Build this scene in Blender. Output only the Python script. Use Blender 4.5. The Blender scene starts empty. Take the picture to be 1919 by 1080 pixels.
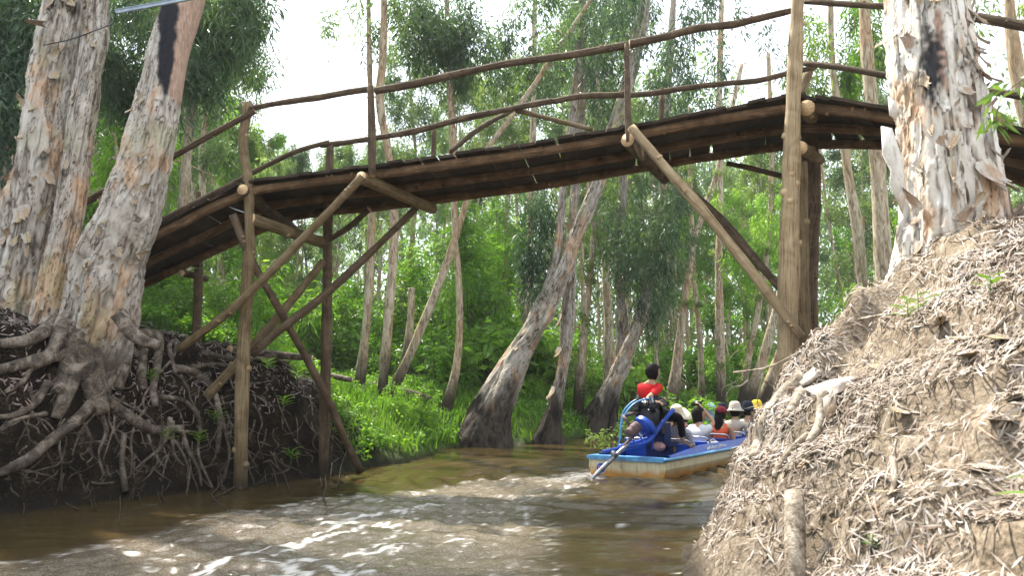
import bpy, math, random
import numpy as np
from mathutils import Vector, Matrix

# ---------------------------------------------------------------- camera, world, sun, exposure
scene = bpy.context.scene
C = scene.collection
FPX, PITCH, EYE = 1400.0, math.atan(200 / 1400.0), 1.2
cam_data = bpy.data.cameras.new('camera'); cam = bpy.data.objects.new('camera', cam_data); C.objects.link(cam)
cam.location = (0, 0, EYE); cam.rotation_euler = (math.pi / 2 + PITCH, 0, 0)
cam_data.sensor_width = 36; cam_data.lens = FPX / 1919 * 36; cam_data.clip_start = 0.05; cam_data.clip_end = 1000
cam_data.dof.use_dof = True; cam_data.dof.focus_distance = 11.5; cam_data.dof.aperture_fstop = 4.0
scene.camera = cam
SUN_EL, SUN_AZ = math.radians(58), math.radians(-34)      # azimuth from +Y, negative = to the left
world = bpy.data.worlds.new('World'); scene.world = world; world.use_nodes = True
nt = world.node_tree; nt.nodes.clear()
sky = nt.nodes.new('ShaderNodeTexSky'); sky.sky_type = 'NISHITA'; sky.sun_disc = False
sky.sun_elevation = SUN_EL; sky.sun_rotation = SUN_AZ
sky.air_density = 1.0; sky.dust_density = 3.0; sky.ozone_density = 1.0
# thin bright cloud over most of the sky
tc = nt.nodes.new('ShaderNodeTexCoord'); nz = nt.nodes.new('ShaderNodeTexNoise'); nz.inputs['Scale'].default_value = 2.2; nz.inputs['Detail'].default_value = 6
rmp = nt.nodes.new('ShaderNodeMapRange'); rmp.inputs[1].default_value = .36; rmp.inputs[2].default_value = .62; rmp.inputs[3].default_value = .35; rmp.inputs[4].default_value = 1
mx = nt.nodes.new('ShaderNodeMix'); mx.data_type = 'RGBA'; mx.inputs[7].default_value = (8.0, 8.6, 9.2, 1)
bg = nt.nodes.new('ShaderNodeBackground'); bg.inputs['Strength'].default_value = 0.10; wo = nt.nodes.new('ShaderNodeOutputWorld')
nt.links.new(tc.outputs['Generated'], nz.inputs['Vector']); nt.links.new(nz.outputs[0], rmp.inputs[0]); nt.links.new(rmp.outputs[0], mx.inputs[0])
nt.links.new(sky.outputs[0], mx.inputs[6]); nt.links.new(mx.outputs[2], bg.inputs[0]); nt.links.new(bg.outputs[0], wo.inputs[0])
sun_data = bpy.data.lights.new('sun', 'SUN'); sun = bpy.data.objects.new('sun', sun_data); C.objects.link(sun)
sun_data.energy = 4.9; sun_data.angle = math.radians(1.5); sun_data.color = (1, .95, .86)
sdir = Vector((math.sin(SUN_AZ) * math.cos(SUN_EL), math.cos(SUN_AZ) * math.cos(SUN_EL), math.sin(SUN_EL)))
sun.rotation_euler = sdir.to_track_quat('Z', 'Y').to_euler(); sun.location = (-8, 5, 30)
scene.view_settings.view_transform = 'Standard'; scene.view_settings.look = 'None'; scene.view_settings.gamma = 1
scene.view_settings.use_curve_mapping = False; scene.view_settings.exposure = 1.62
scene.render.engine = 'CYCLES'; scene.cycles.max_bounces = 6; scene.cycles.diffuse_bounces = 3; scene.cycles.glossy_bounces = 2
scene.cycles.transmission_bounces = 3; scene.cycles.transparent_max_bounces = 4; scene.cycles.caustics_reflective = False

R = np.random.RandomState(7)
rnd = random.Random(11)

# ---------------------------------------------------------------- geometry of the view, used to read places off the photograph
def ray(px, py):
    dx, dy = (px - 959.5) / FPX, (540 - py) / FPX
    fy = math.cos(PITCH) - dy * math.sin(PITCH); fz = math.sin(PITCH) + dy * math.cos(PITCH)
    return dx / fy, fz / fy
def P(px, py, Y):
    a, b = ray(px, py); return np.array((a * Y, Y, EYE + b * Y))
def G(px, py, z=0.0):
    a, b = ray(px, py); Y = (z - EYE) / b; return np.array((a * Y, Y, z))
def pix(p):
    x, y, z = p[0], p[1], p[2] - EYE
    f = y * math.cos(PITCH) + z * math.sin(PITCH); u = -y * math.sin(PITCH) + z * math.cos(PITCH)
    return 959.5 + x / f * FPX, 540 - u / f * FPX

# ---------------------------------------------------------------- noise
def _hash(ix, iy, iz, s):
    h = (ix * 374761393 + iy * 668265263 + iz * 2147483647 + s * 1274126177) & 0xffffffff
    h = ((h ^ (h >> 13)) * 1274126177) & 0xffffffff
    h = h ^ (h >> 16)
    return (h & 0xffff) / 65535.0
def vnoise(x, y, z, s=0):
    x, y, z = np.broadcast_arrays(np.asarray(x, float), np.asarray(y, float), np.asarray(z, float))
    xi, yi, zi = np.floor(x).astype(np.int64), np.floor(y).astype(np.int64), np.floor(z).astype(np.int64)
    fx, fy, fz = x - xi, y - yi, z - zi
    fx, fy, fz = fx*fx*(3-2*fx), fy*fy*(3-2*fy), fz*fz*(3-2*fz)
    r = 0
    for a in (0, 1):
        for b in (0, 1):
            for c in (0, 1):
                w = (fx if a else 1-fx) * (fy if b else 1-fy) * (fz if c else 1-fz)
                r = r + w * _hash(xi+a, yi+b, zi+c, s)
    return r * 2 - 1
def fbm(x, y, z, s=0, o=4, g=.5):
    r = 0; a = 1; t = 0
    for i in range(o):
        r = r + a * vnoise(x * 2**i, y * 2**i, z * 2**i, s + i * 17); t += a; a *= g
    return r / t
def sstep(a, b, x):
    t = np.clip((x - a) / (b - a), 0, 1); return t*t*(3-2*t)

# ---------------------------------------------------------------- mesh helpers
def mesh_data(name, V, F, mats=(), smooth=True, midx=None, attrs=None):
    """V (n,3); F an (m,k) array or a list of such arrays / face lists."""
    if not isinstance(F, list): F = [F]
    V = np.asarray(V, np.float32)
    loops = []; sizes = []
    for f in F:
        if isinstance(f, np.ndarray):
            loops.append(f.ravel()); sizes.append(np.full(len(f), f.shape[1]))
        else:
            for g in f: loops.append(np.array(g)); sizes.append(np.array([len(g)]))
    L = np.concatenate(loops).astype(np.int32); S = np.concatenate(sizes).astype(np.int32)
    st = np.concatenate(([0], np.cumsum(S)[:-1])).astype(np.int32)
    me = bpy.data.meshes.new(name)
    me.vertices.add(len(V)); me.vertices.foreach_set('co', V.ravel())
    me.loops.add(len(L)); me.loops.foreach_set('vertex_index', L)
    me.polygons.add(len(S)); me.polygons.foreach_set('loop_start', st); me.polygons.foreach_set('loop_total', S)
    if midx is not None: me.polygons.foreach_set('material_index', np.asarray(midx, np.int32))
    me.polygons.foreach_set('use_smooth', np.full(len(S), bool(smooth)))
    for m in mats: me.materials.append(m)
    if attrs:
        for k, v in attrs.items():
            v = np.asarray(v, np.float32)
            if v.ndim == 1: a = me.attributes.new(k, 'FLOAT', 'POINT'); a.data.foreach_set('value', v)
            else:
                a = me.attributes.new(k, 'FLOAT_COLOR', 'POINT')
                if v.shape[1] == 3: v = np.concatenate((v, np.ones((len(v), 1), np.float32)), 1)
                a.data.foreach_set('color', v.ravel())
    me.update(calc_edges=True); me.validate()
    return me
def tag(o, label=None, cat=None, group=None, kind=None):
    if label: o['label'] = label
    if cat: o['category'] = cat
    if group: o['group'] = group
    if kind: o['kind'] = kind
    return o
def obj(name, me, parent=None):
    o = bpy.data.objects.new(name, me); C.objects.link(o)
    if parent is not None: o.parent = parent
    return o
def empty(name, loc, label, cat, group=None, rz=0):
    o = bpy.data.objects.new(name, None); C.objects.link(o); o.empty_display_size = .2
    o.location = loc; o.rotation_euler = (0, 0, rz)
    return tag(o, label, cat, group)
def copy_tree(o, parent=None):
    c = o.copy(); C.objects.link(c); c.parent = parent
    for ch in list(o.children): copy_tree(ch, c)
    return c
class MB:
    """collects pieces into one mesh"""
    def __init__(s): s.V = []; s.F = []; s.M = []; s.n = 0; s.A = []
    def add(s, V, F, m=0, a=None):
        V = np.asarray(V, float)
        if not isinstance(F, list): F = [F]
        for f in F:
            if isinstance(f, np.ndarray): s.F.append(f + s.n); s.M.append(np.full(len(f), m))
            else:
                for g in f: s.F.append([[i + s.n for i in g]]); s.M.append(np.array([m]))
        s.V.append(V); s.n += len(V)
        if a is not None: s.A.append(np.full(len(V), a) if np.isscalar(a) else a)
        return s
    def data(s, name, mats, smooth=True, off=None):
        V = np.concatenate(s.V)
        if off is not None: V = V - np.asarray(off)
        return mesh_data(name, V, s.F, mats, smooth, np.concatenate(s.M), {'tint': np.concatenate(s.A)} if s.A else None)
    def obj(s, name, mats, parent=None, smooth=True, off=None):
        return obj(name, s.data(name, mats, smooth, off), parent)

def spline(pts, n):
    """Catmull-Rom through rows of pts (any width), n samples, uniform in chord length."""
    p = np.asarray(pts, float)
    if len(p) == 2: return p[0] + (p[1] - p[0]) * np.linspace(0, 1, n)[:, None]
    q = np.vstack((2*p[0]-p[1], p, 2*p[-1]-p[-2]))
    d = np.r_[0, np.cumsum(np.linalg.norm(np.diff(p[:, :3], axis=0), axis=1))]
    t = np.interp(np.linspace(0, d[-1], n), d, np.arange(len(p)))
    i = np.clip(t.astype(int), 0, len(p)-2); f = (t - i)[:, None]
    a, b, c, e = q[i], q[i+1], q[i+2], q[i+3]
    return .5 * ((2*b) + (-a+c)*f + (2*a-5*b+4*c-e)*f*f + (-a+3*b-3*c+e)*f**3)
def frames(c):
    T = np.gradient(c, axis=0); T /= np.linalg.norm(T, axis=1)[:, None] + 1e-9
    up = np.array((1., 0, 0)) if abs(T[0][0]) < .8 else np.array((0, 0, 1.))
    N = np.zeros_like(c); n = up - T[0]*np.dot(up, T[0]); N[0] = n/np.linalg.norm(n)
    for i in range(1, len(c)):
        n = N[i-1] - T[i]*np.dot(N[i-1], T[i]); N[i] = n/(np.linalg.norm(n)+1e-9)
    return T, N, np.cross(T, N)
def tube(pts, radii, seg=8, n=None, rough=0.0, seed=0, cap=True, freq=9., cap_m=None, knots=0):
    """pts (k,3), radii scalar or k. returns V, F(list), for MB.add"""
    pts = np.asarray(pts, float); k = len(pts)
    rr = np.full(k, radii, float) if np.isscalar(radii) else np.asarray(radii, float)
    L = np.linalg.norm(np.diff(pts, axis=0), axis=1).sum()
    n = n or max(k, int(L / .12) + 2)
    s = spline(np.c_[pts, rr], n); c = s[:, :3]; r = np.maximum(s[:, 3], .0015)
    T, N, B = frames(c)
    a = np.linspace(0, 2*np.pi, seg, endpoint=False)
    D = N[:, None, :]*np.cos(a)[None, :, None] + B[:, None, :]*np.sin(a)[None, :, None]
    rad = np.repeat(r[:, None], seg, 1)
    if rough:
        p = c[:, None, :] + D*rad[..., None]
        rad = rad * (1 + rough*fbm(p[..., 0]*freq, p[..., 1]*freq, p[..., 2]*freq*.6, seed, 3) + rough*.8*vnoise(np.linspace(0, L*2.2, n)[:, None]+seed*3.1, 0*a[None], 0, seed))
    V = (c[:, None, :] + D*rad[..., None]).reshape(-1, 3)
    i = np.arange(n-1)[:, None]*seg; j = np.arange(seg)[None]; j2 = (j+1) % seg
    F = np.stack((i+j, i+j2, i+seg+j2, i+seg+j), -1).reshape(-1, 4)
    caps = [list(range(seg-1, -1, -1)), list(range((n-1)*seg, n*seg))] if cap else []
    return V, F, caps
def add_tube(mb, pts, radii, m=0, cap_m=None, **kw):
    V, F, caps = tube(pts, radii, **kw); n0 = mb.n
    mb.add(V, F, m)
    if caps:
        for c in caps:
            mb.F.append([[i + n0 for i in c]]); mb.M.append(np.array([m if cap_m is None else cap_m]))
BOXF = np.array([(0,3,2,1),(4,5,6,7),(0,1,5,4),(1,2,6,5),(2,3,7,6),(3,0,4,7)])
def add_box(mb, c, s, m=0, rot=None, taper=1):
    x, y, z = np.array(s)/2
    V = np.array([(-x,-y,-z),(x,-y,-z),(x,y,-z),(-x,y,-z),(-x*taper,-y*taper,z),(x*taper,-y*taper,z),(x*taper,y*taper,z),(-x*taper,y*taper,z)])
    if rot is not None: V = V @ np.array(rot).T
    mb.add(V + np.asarray(c), BOXF, m)
def add_ball(mb, c, s, m=0, nu=14, nv=10, rot=None, fn=None):
    u = np.linspace(0, 2*np.pi, nu, endpoint=False); v = np.linspace(0, np.pi, nv)
    V = np.stack((np.sin(v)[:, None]*np.cos(u), np.sin(v)[:, None]*np.sin(u), np.cos(v)[:, None]+0*u), -1).reshape(-1, 3)
    if fn is not None: V = fn(V)
    V = V*np.asarray(s)
    if rot is not None: V = V @ np.array(rot).T
    i = np.arange(nv-1)[:, None]*nu; j = np.arange(nu)[None]; j2 = (j+1) % nu
    F = np.stack((i+j, i+nu+j, i+nu+j2, i+j2), -1).reshape(-1, 4)
    mb.add(V + np.asarray(c), F, m)
def rotm(ax, ang): return np.array(Matrix.Rotation(ang, 3, ax))

# ---------------------------------------------------------------- materials
def mat(name, build):
    m = bpy.data.materials.new(name); m.use_nodes = True; nt = m.node_tree; nt.nodes.clear()
    out = nt.nodes.new('ShaderNodeOutputMaterial')
    class N:
        def n(s, t, **k):
            x = nt.nodes.new('ShaderNode' + t)
            for a, b in k.items(): setattr(x, a, b)
            return x
        def l(s, a, b): nt.links.new(a, b)
        def coord(s, kind='Object', scale=(1, 1, 1)):
            t = s.n('TexCoord'); mp = s.n('Mapping'); mp.inputs['Scale'].default_value = scale; s.l(t.outputs[kind], mp.inputs[0]); return mp.outputs[0]
        def pos(s, scale=(1, 1, 1)):
            t = s.n('NewGeometry'); mp = s.n('Mapping'); mp.inputs['Scale'].default_value = scale; s.l(t.outputs['Position'], mp.inputs[0]); return mp.outputs[0]
        def noise(s, v, scale, detail=4, dist=0, rough=.55):
            x = s.n('TexNoise'); x.inputs['Scale'].default_value = scale; x.inputs['Detail'].default_value = detail
            x.inputs['Distortion'].default_value = dist; x.inputs['Roughness'].default_value = rough
            if v is not None: s.l(v, x.inputs['Vector'])
            return x.outputs[0]
        def ramp(s, f, stops):
            x = s.n('ValToRGB'); e = x.color_ramp.elements
            while len(e) < len(stops): e.new(.5)
            for q, (p, c) in zip(e, stops): q.position = p; q.color = (*c, 1) if len(c) == 3 else c
            s.l(f, x.inputs[0]); return x.outputs[0]
        def mix(s, f, a, b, mode='MIX'):
            x = s.n('Mix', data_type='RGBA', blend_type=mode)
            for sock, v in ((x.inputs[0], f), (x.inputs[6], a), (x.inputs[7], b)):
                if isinstance(v, (int, float)): sock.default_value = v
                elif isinstance(v, tuple): sock.default_value = (*v, 1)
                else: s.l(v, sock)
            return x.outputs[2]
        def math(s, op, a, b=0.):
            x = s.n('Math', operation=op)
            for sock, v in ((x.inputs[0], a), (x.inputs[1], b)):
                if isinstance(v, (int, float)): sock.default_value = v
                else: s.l(v, sock)
            return x.outputs[0]
        def rng(s, f, a, b, c=0., d=1.):
            x = s.n('MapRange'); s.l(f, x.inputs[0])
            for i, v in enumerate((a, b, c, d)): x.inputs[i+1].default_value = v
            return x.outputs[0]
        def attr(s, nm, fac=True):
            x = s.n('Attribute', attribute_name=nm); return x.outputs['Fac' if fac else 'Color']
        def bump(s, h, st=.5, dist=.02):
            x = s.n('Bump'); x.inputs['Strength'].default_value = st; x.inputs['Distance'].default_value = dist; s.l(h, x.inputs['Height']); return x.outputs[0]
        def pbr(s, col, rough=.7, nrm=None, spec=.3, metal=0.):
            x = s.n('BsdfPrincipled')
            for k, v in (('Base Color', col), ('Roughness', rough), ('Specular IOR Level', spec), ('Metallic', metal)):
                if isinstance(v, tuple): x.inputs[k].default_value = (*v, 1)
                elif isinstance(v, (int, float)): x.inputs[k].default_value = v
                else: s.l(v, x.inputs[k])
            if nrm is not None: s.l(nrm, x.inputs['Normal'])
            return x.outputs[0]
        def out(s, sh): s.l(sh, out.inputs[0])
    build(N()); return m

def m_plain(name, col, rough=.6, metal=0., var=.25, spec=.4, sc=14):
    def b(n):
        f = n.noise(n.coord(), sc, 4)
        c = n.mix(n.rng(f, .3, .7), tuple(v*(1-var) for v in col), tuple(min(1, v*(1+var)) for v in col))
        n.out(n.pbr(c, n.rng(f, .3, .7, max(.02, rough-.1), min(1, rough+.1)), n.bump(f, .15, .01), spec, metal))
    return mat(name, b)
def m_leaf(name, dark, mid, light, trans=.45):
    def b(n):
        t = n.attr('tint')
        oi = n.n('ObjectInfo').outputs['Random']
        big = n.noise(n.pos(), .45, 3)
        f = n.math('ADD', n.math('MULTIPLY', t, .6), n.math('MULTIPLY', big, .45))
        f = n.math('ADD', f, n.math('MULTIPLY', oi, .22))
        col = n.ramp(n.math('SUBTRACT', f, .18), [(.08, dark), (.45, mid), (.9, light)])
        p = n.pbr(col, .42, None, .5)
        tr = n.n('BsdfTranslucent'); n.l(n.mix(1., col, (1.1, 1.15, .55), 'MULTIPLY'), tr.inputs[0])
        ms = n.n('MixShader'); ms.inputs[0].default_value = trans; n.l(p, ms.inputs[1]); n.l(tr.outputs[0], ms.inputs[2])
        n.out(ms.outputs[0])
    return mat(name, b)
LEAF = m_leaf('leaf_green', (.045, .10, .030), (.14, .215, .06), (.31, .38, .12), .5)
LEAF_COOL = m_leaf('leaf_bluegreen', (.040, .092, .045), (.125, .20, .085), (.28, .36, .16), .5)
LEAF_DARK = m_leaf('leaf_dark', (.018, .045, .024), (.050, .10, .045), (.12, .19, .08), .35)
LEAF_BRIGHT = m_leaf('leaf_bright', (.06, .14, .02), (.15, .30, .035), (.29, .46, .065), .52)
GRASS = m_leaf('grass_green', (.045, .10, .012), (.095, .20, .022), (.19, .31, .045), .45)
LEAF_FRESH = m_leaf('leaf_fresh', (.07, .14, .02), (.11, .20, .03), (.18, .28, .05), .4)

def b_bark(n, pale=False):
    v = n.coord('Object', (1, 1, .42)); lay = n.attr('layer')
    f1 = n.noise(v, 5.5, 7, 1.6); f2 = n.noise(n.coord('Object', (1, 1, .5)), 2.3, 4); f3 = n.noise(n.coord('Object', (1, 1, .22)), 38, 5, .7)
    f = n.math('ADD', n.math('MULTIPLY', f1, .6), n.math('MULTIPLY', lay, .4))
    c = n.ramp(f, [(.28, (.06, .04, .028)), (.35, (.27, .205, .145)), (.44, (.46, .41, .34)), (.64, (.62, .58, .52))] if pale else [(.29, (.03, .022, .016)), (.38, (.15, .115, .085)), (.47, (.29, .25, .205)), (.68, (.47, .43, .375))])
    tan = n.ramp(f1, [(.3, (.30, .15, .07)), (.6, (.50, .32, .19)), (.8, (.62, .50, .36))])
    c = n.mix(n.rng(f2, .53, .62, 0, .75), c, tan)
    grn = n.mix(n.rng(n.noise(n.coord('Object', (1, 1, .6)), 1.7, 5), .54, .68, 0, .2 if pale else .5), c, (.27, .27, .13))
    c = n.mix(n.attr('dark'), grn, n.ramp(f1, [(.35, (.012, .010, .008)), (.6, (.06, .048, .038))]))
    c = n.mix(n.rng(f3, .28, .40, .45, 0), c, (.10, .075, .055))
    c = n.mix(n.attr('fresh'), c, n.ramp(f3, [(.3, (.22, .14, .10)), (.7, (.42, .29, .215))]))
    c = n.mix(n.attr('char'), c, (.012, .012, .016))
    h = n.math('ADD', n.math('MULTIPLY', f3, .5), f1)
    n.out(n.pbr(c, .85, n.bump(h, .7, .025), .15))
BARK = mat('paperbark', b_bark); BARK_PALE = mat('pale_paperbark', lambda n: b_bark(n, True))
def b_bark2(n):    # background trunks
    v = n.coord('Object', (1, 1, .25)); oi = n.n('ObjectInfo').outputs['Random']
    f1 = n.noise(v, 14, 5, 1.2); f2 = n.noise(n.coord('Object', (1, 1, .4)), 1.6, 3)
    c = n.ramp(f1, [(.30, (.09, .06, .04)), (.45, (.31, .24, .165)), (.60, (.52, .44, .33))])
    c = n.mix(n.rng(f2, .48, .62, 0, .75), c, n.ramp(f1, [(.3, (.20, .10, .05)), (.6, (.42, .27, .15))]))
    c = n.mix(n.math('MULTIPLY', oi, .45), c, n.mix(.5, c, (.17, .18, .10)))
    c = n.mix(n.attr('dark'), c, (.035, .028, .02))
    n.out(n.pbr(c, .85, n.bump(f1, .8, .03), .15))
BARK_FAR = mat('trunk_bark', b_bark2)
def m_wood(name, a, b_, c_, bright=1):
    def b(n):
        oi = n.n('ObjectInfo').outputs['Random']
        off = n.n('VectorMath', operation='ADD'); n.l(n.coord('Object', (1, 1, 1)), off.inputs[0]); n.l(n.math('MULTIPLY', oi, 37.), off.inputs[1])
        f1 = n.noise(off.outputs[0], 3.1, 5, 1.5); gr = n.n('Attribute', attribute_name='grain'); mp = n.n('Mapping'); mp.inputs['Scale'].default_value = (3.4, 3.4, 1.1)
        n.l(gr.outputs['Vector'], mp.inputs[0]); ad = n.n('VectorMath', operation='ADD'); n.l(mp.outputs[0], ad.inputs[0]); n.l(n.math('MULTIPLY', oi, 37.), ad.inputs[1])
        f2 = n.noise(ad.outputs[0], 2.2, 7, .35, .7)
        c = n.ramp(n.math('ADD', n.math('MULTIPLY', f1, .4), n.math('MULTIPLY', f2, .6)), [(.36, a), (.5, b_), (.62, c_)])
        z = n.n('SeparateXYZ'); n.l(n.pos(), z.inputs[0])
        c = n.mix(n.rng(f2, .36, .43, .85, 0), c, tuple(v*.3 for v in a))
        c = n.mix(n.rng(z.outputs[2], .0, .55, .9, 0), c, (.022, .018, .012))
        n.out(n.pbr(c, .8, n.bump(n.math('ADD', f2, n.math('MULTIPLY', f1, .5)), 1., .035), .2))
    return mat(name, b)
WOOD_DARK = m_wood('weathered_log_dark', (.05, .034, .02), (.125, .085, .052), (.23, .165, .105))
WOOD_BEAM = m_wood('bearer_log_wood', (.06, .034, .018), (.17, .10, .05), (.31, .20, .11))
WOOD_PLANK = m_wood('deck_board_wood', (.018, .013, .009), (.04, .028, .018), (.08, .055, .04))
WOOD_MID = m_wood('weathered_log', (.10, .07, .035), (.22, .155, .08), (.34, .26, .155))
WOOD_PALE = m_wood('pale_debarked_log', (.22, .15, .08), (.42, .31, .18), (.56, .44, .28))
def b_end(n):
    w = n.n('TexNoise'); w.inputs['Scale'].default_value = 30
    n.out(n.pbr(n.ramp(w.outputs[0], [(.3, (.40, .26, .13)), (.7, (.62, .45, .26))]), .8))
WOOD_END = mat('sawn_log_end', b_end)
def b_root(n):
    v = n.coord('Object'); f1 = n.noise(v, 6, 6, 1.2); f2 = n.noise(v, 50, 4)
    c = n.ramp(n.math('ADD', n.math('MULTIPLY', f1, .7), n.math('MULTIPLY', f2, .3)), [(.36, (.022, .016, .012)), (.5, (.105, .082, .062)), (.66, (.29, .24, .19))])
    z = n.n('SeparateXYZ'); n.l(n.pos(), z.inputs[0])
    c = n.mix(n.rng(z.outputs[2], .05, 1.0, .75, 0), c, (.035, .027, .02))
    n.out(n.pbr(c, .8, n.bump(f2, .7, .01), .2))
ROOT = mat('root_wood', b_root)
def b_root2(n):
    v = n.coord('Object'); f1 = n.noise(v, 7, 6, 1.2); f2 = n.noise(v, 50, 4)
    c = n.ramp(n.math('ADD', n.math('MULTIPLY', f1, .7), n.math('MULTIPLY', f2, .3)), [(.36, (.07, .05, .035)), (.48, (.26, .21, .155)), (.64, (.50, .44, .36))])
    n.out(n.pbr(c, .8, n.bump(f2, .8, .012), .2))
ROOT_PALE = mat('pale_root_wood', b_root2)
def b_litter(n):
    t = n.attr('tint'); f = n.noise(n.pos(), 18, 2)
    c = n.ramp(t, [(.0, (.07, .048, .033)), (.25, (.20, .15, .11)), (.5, (.29, .235, .185)), (.7, (.37, .32, .27)), (.86, (.45, .40, .355)), (.93, (.47, .26, .15)), (1., (.52, .33, .22))])
    n.out(n.pbr(n.mix(n.rng(f, .3, .7, 0, .3), c, (.2, .16, .12)), .75, None, .25))
LITTER = mat('dry_leaf', b_litter)
def b_litter2(n):
    t = n.attr('tint')
    c = n.ramp(t, [(.0, (.05, .035, .03)), (.4, (.13, .10, .09)), (.8, (.26, .21, .19)), (1., (.28, .17, .11))])
    n.out(n.pbr(c, .75, None, .25))
LITTER_DARK = mat('damp_dry_leaf', b_litter2)
# ---------------------------------------------------------------- the lie of the land
left_shore = np.array([(-6.2, -14), (-5.6, 0), (-5.45, 5)] + [tuple(G(x, y)[:2]) for x, y in
    ((-60, 970), (60, 958), (200, 940), (330, 925), (430, 912), (530, 903), (610, 893), (650, 884), (700, 874), (760, 868), (800, 858), (835, 842), (880, 838),
     (940, 836), (985, 834), (1040, 830), (1090, 822), (1140, 812), (1200, 806), (1270, 800))] + [(11, 30), (18, 33), (30, 37), (60, 45), (140, 60)])
right_shore = np.array([(1.7, -14), (1.5, -2), (1.1, 1.5), (1.0, 3.2), (1.12, 4.6), (1.22, 5.4), (1.36, 6.1), (1.75, 6.75), (2.4, 7.4), (3.2, 8.2), (4.4, 9.6), (6.0, 11.6), (8.5, 14.5), (12, 17.5), (18, 21), (30, 26), (60, 33), (140, 44)])
poly = np.vstack((left_shore, right_shore[::-1]))
def seg_dist(x, y, pl, closed=False):
    d = np.full(x.shape, 1e9); n = len(pl)
    for i in range(n if closed else n-1):
        a, b = pl[i], pl[(i+1) % n]; v = b-a; L = v@v + 1e-12
        t = np.clip(((x-a[0])*v[0] + (y-a[1])*v[1])/L, 0, 1)
        d = np.minimum(d, np.hypot(x-a[0]-t*v[0], y-a[1]-t*v[1]))
    return d
def inside(x, y, pl):
    r = np.zeros(x.shape, bool); n = len(pl)
    for i in range(n):
        a, b = pl[i], pl[(i+1) % n]
        c = ((a[1] > y) != (b[1] > y))
        xs = (b[0]-a[0])*(y-a[1])/((b[1]-a[1]) if b[1] != a[1] else 1e-9) + a[0]
        r ^= c & (x < xs)
    return r
# x, y, height of the bank top, width of its slope
CTRL = np.array([
    (-6.5, 0, 1.9, 1.0), (-6, 6, 1.9, .75), (-5.2, 8.2, 1.95, .6), (-5.1, 9.2, 2.1, .5), (-6.1, 9.5, 2.25, .6), (-4.4, 9.6, 1.95, .9), (-3.8, 11.5, 1.9, 1.2), (-3.0, 12.5, 1.55, 1.5), (-2.3, 14.0, 1.0, 1.5), (-1.8, 16, .75, 1.4),
    (-1.0, 19, .8, 1.8), (-3, 19.5, 1.35, 2.5), (-6, 14, 2.6, 2), (-10, 12, 2.8, 2), (-10, 20, 3.0, 3), (-5, 25, 2.2, 4), (0, 28, 1.3, 4), (3, 30, .9, 4), (9, 36, .9, 4), (0, 45, 1.6, 5), (20, 50, 1.4, 5),
    (-25, 40, 3.0, 5), (-20, 5, 2.8, 3), (0, 90, 2, 5), (60, 90, 2, 5), (-70, 90, 3, 5),
    (1.6, 2.5, 2.0, 3.0), (3, 0, 2.0, 3.0), (1.9, 4.6, 2.1, 2.9), (1.5, 5.9, 1.9, 1.7), (2.4, 6.8, 2.1, 1.6), (3.3, 6.2, 2.3, 2.2), (2.9, 7.3, 2.2, 1.2), (3.4, 7.6, 2.3, 1.2), (4.8, 6.5, 2.9, 2.4), (6.5, 6.5, 3.2, 2.6), (6, 3, 3.0, 3),
    (5, 9, 2.4, 1.5), (9, 11, 2.6, 2), (14, 14, 2.6, 3), (30, 18, 2.6, 3), (12, 2, 3.2, 3)])
def height(x, y, detail=True):
    x = np.asarray(x, float); y = np.asarray(y, float); sh = x.shape; x = x.ravel(); y = y.ravel()
    W = 0; T = 0; S = 0
    for cx, cy, t, w in CTRL:
        k = 1/((x-cx)**2 + (y-cy)**2 + .15)**1.6
        W = W+k; T = T+k*t; S = S+k*w
    T = T/W; S = S/W
    d = seg_dist(x, y, poly[:len(poly)], False); ins = inside(x, y, poly)
    d = d + .16*fbm(x*1.3, y*1.3, 0*x, 5, 4)*np.minimum(1, d*4+.3)
    t = np.clip(d/S, 0, 1)
    z = np.where(ins, -.9*np.clip(d/1.4, 0, 1), T*np.sin(t*np.pi/2))
    if detail:
        k = np.where(ins, .3, np.clip(d*3, .2, 1))*np.clip(40/(y+15), .2, 1)
        z = z + k*(.13*fbm(x*.9, y*.9, 0*x, 3, 3) + .055*fbm(x*4, y*4, 0*x, 9, 3))
        lf = (x < 0) & (y < 14.5)
        z = z + np.where(lf, k*(.15*fbm(x*2.4, y*2.4, z*3, 21, 5) + .05*fbm(x*9, y*9, z*6, 22, 2)), 0)
        rt = (x > 0) & (y < 12) & (z > .1)
        tq = z*3.1 + 1.3*fbm(x*1.1, y*1.1, 0*x, 33, 3); fq = tq-np.floor(tq)
        z = z + np.where(rt, k*sstep(.1, .5, z)*(.17*(sstep(.25, .6, fq)-fq) + .12*fbm(x*2.4, y*2.4, 0*x, 34, 4)), 0)
        z = z - np.where(rt, .26*np.exp(-((x-2.62)/.42)**2 - ((y-5.35-.1*(x-2.6))/.13)**2) + .22*np.exp(-((x-2.42)/.16)**2 - ((y-6.15)/.16)**2), 0)
    return z.reshape(sh)
def h1(x, y): return float(height(np.array([x]), np.array([y]))[0])
def hit(px, py, lift=0.0, ymin=2.2, ymax=70, default=None):
    a, b = ray(px, py); Y = np.r_[np.arange(ymin, 15, .03), np.arange(15, ymax, .15)]
    z = height(a*Y, Y); r = EYE + b*Y; k = np.nonzero((r <= np.maximum(z, 0) + lift))[0]
    if len(k) == 0: return None if default is None else P(px, py, default)
    y = Y[k[0]]; return np.array((a*y, y, EYE + b*y))

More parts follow.
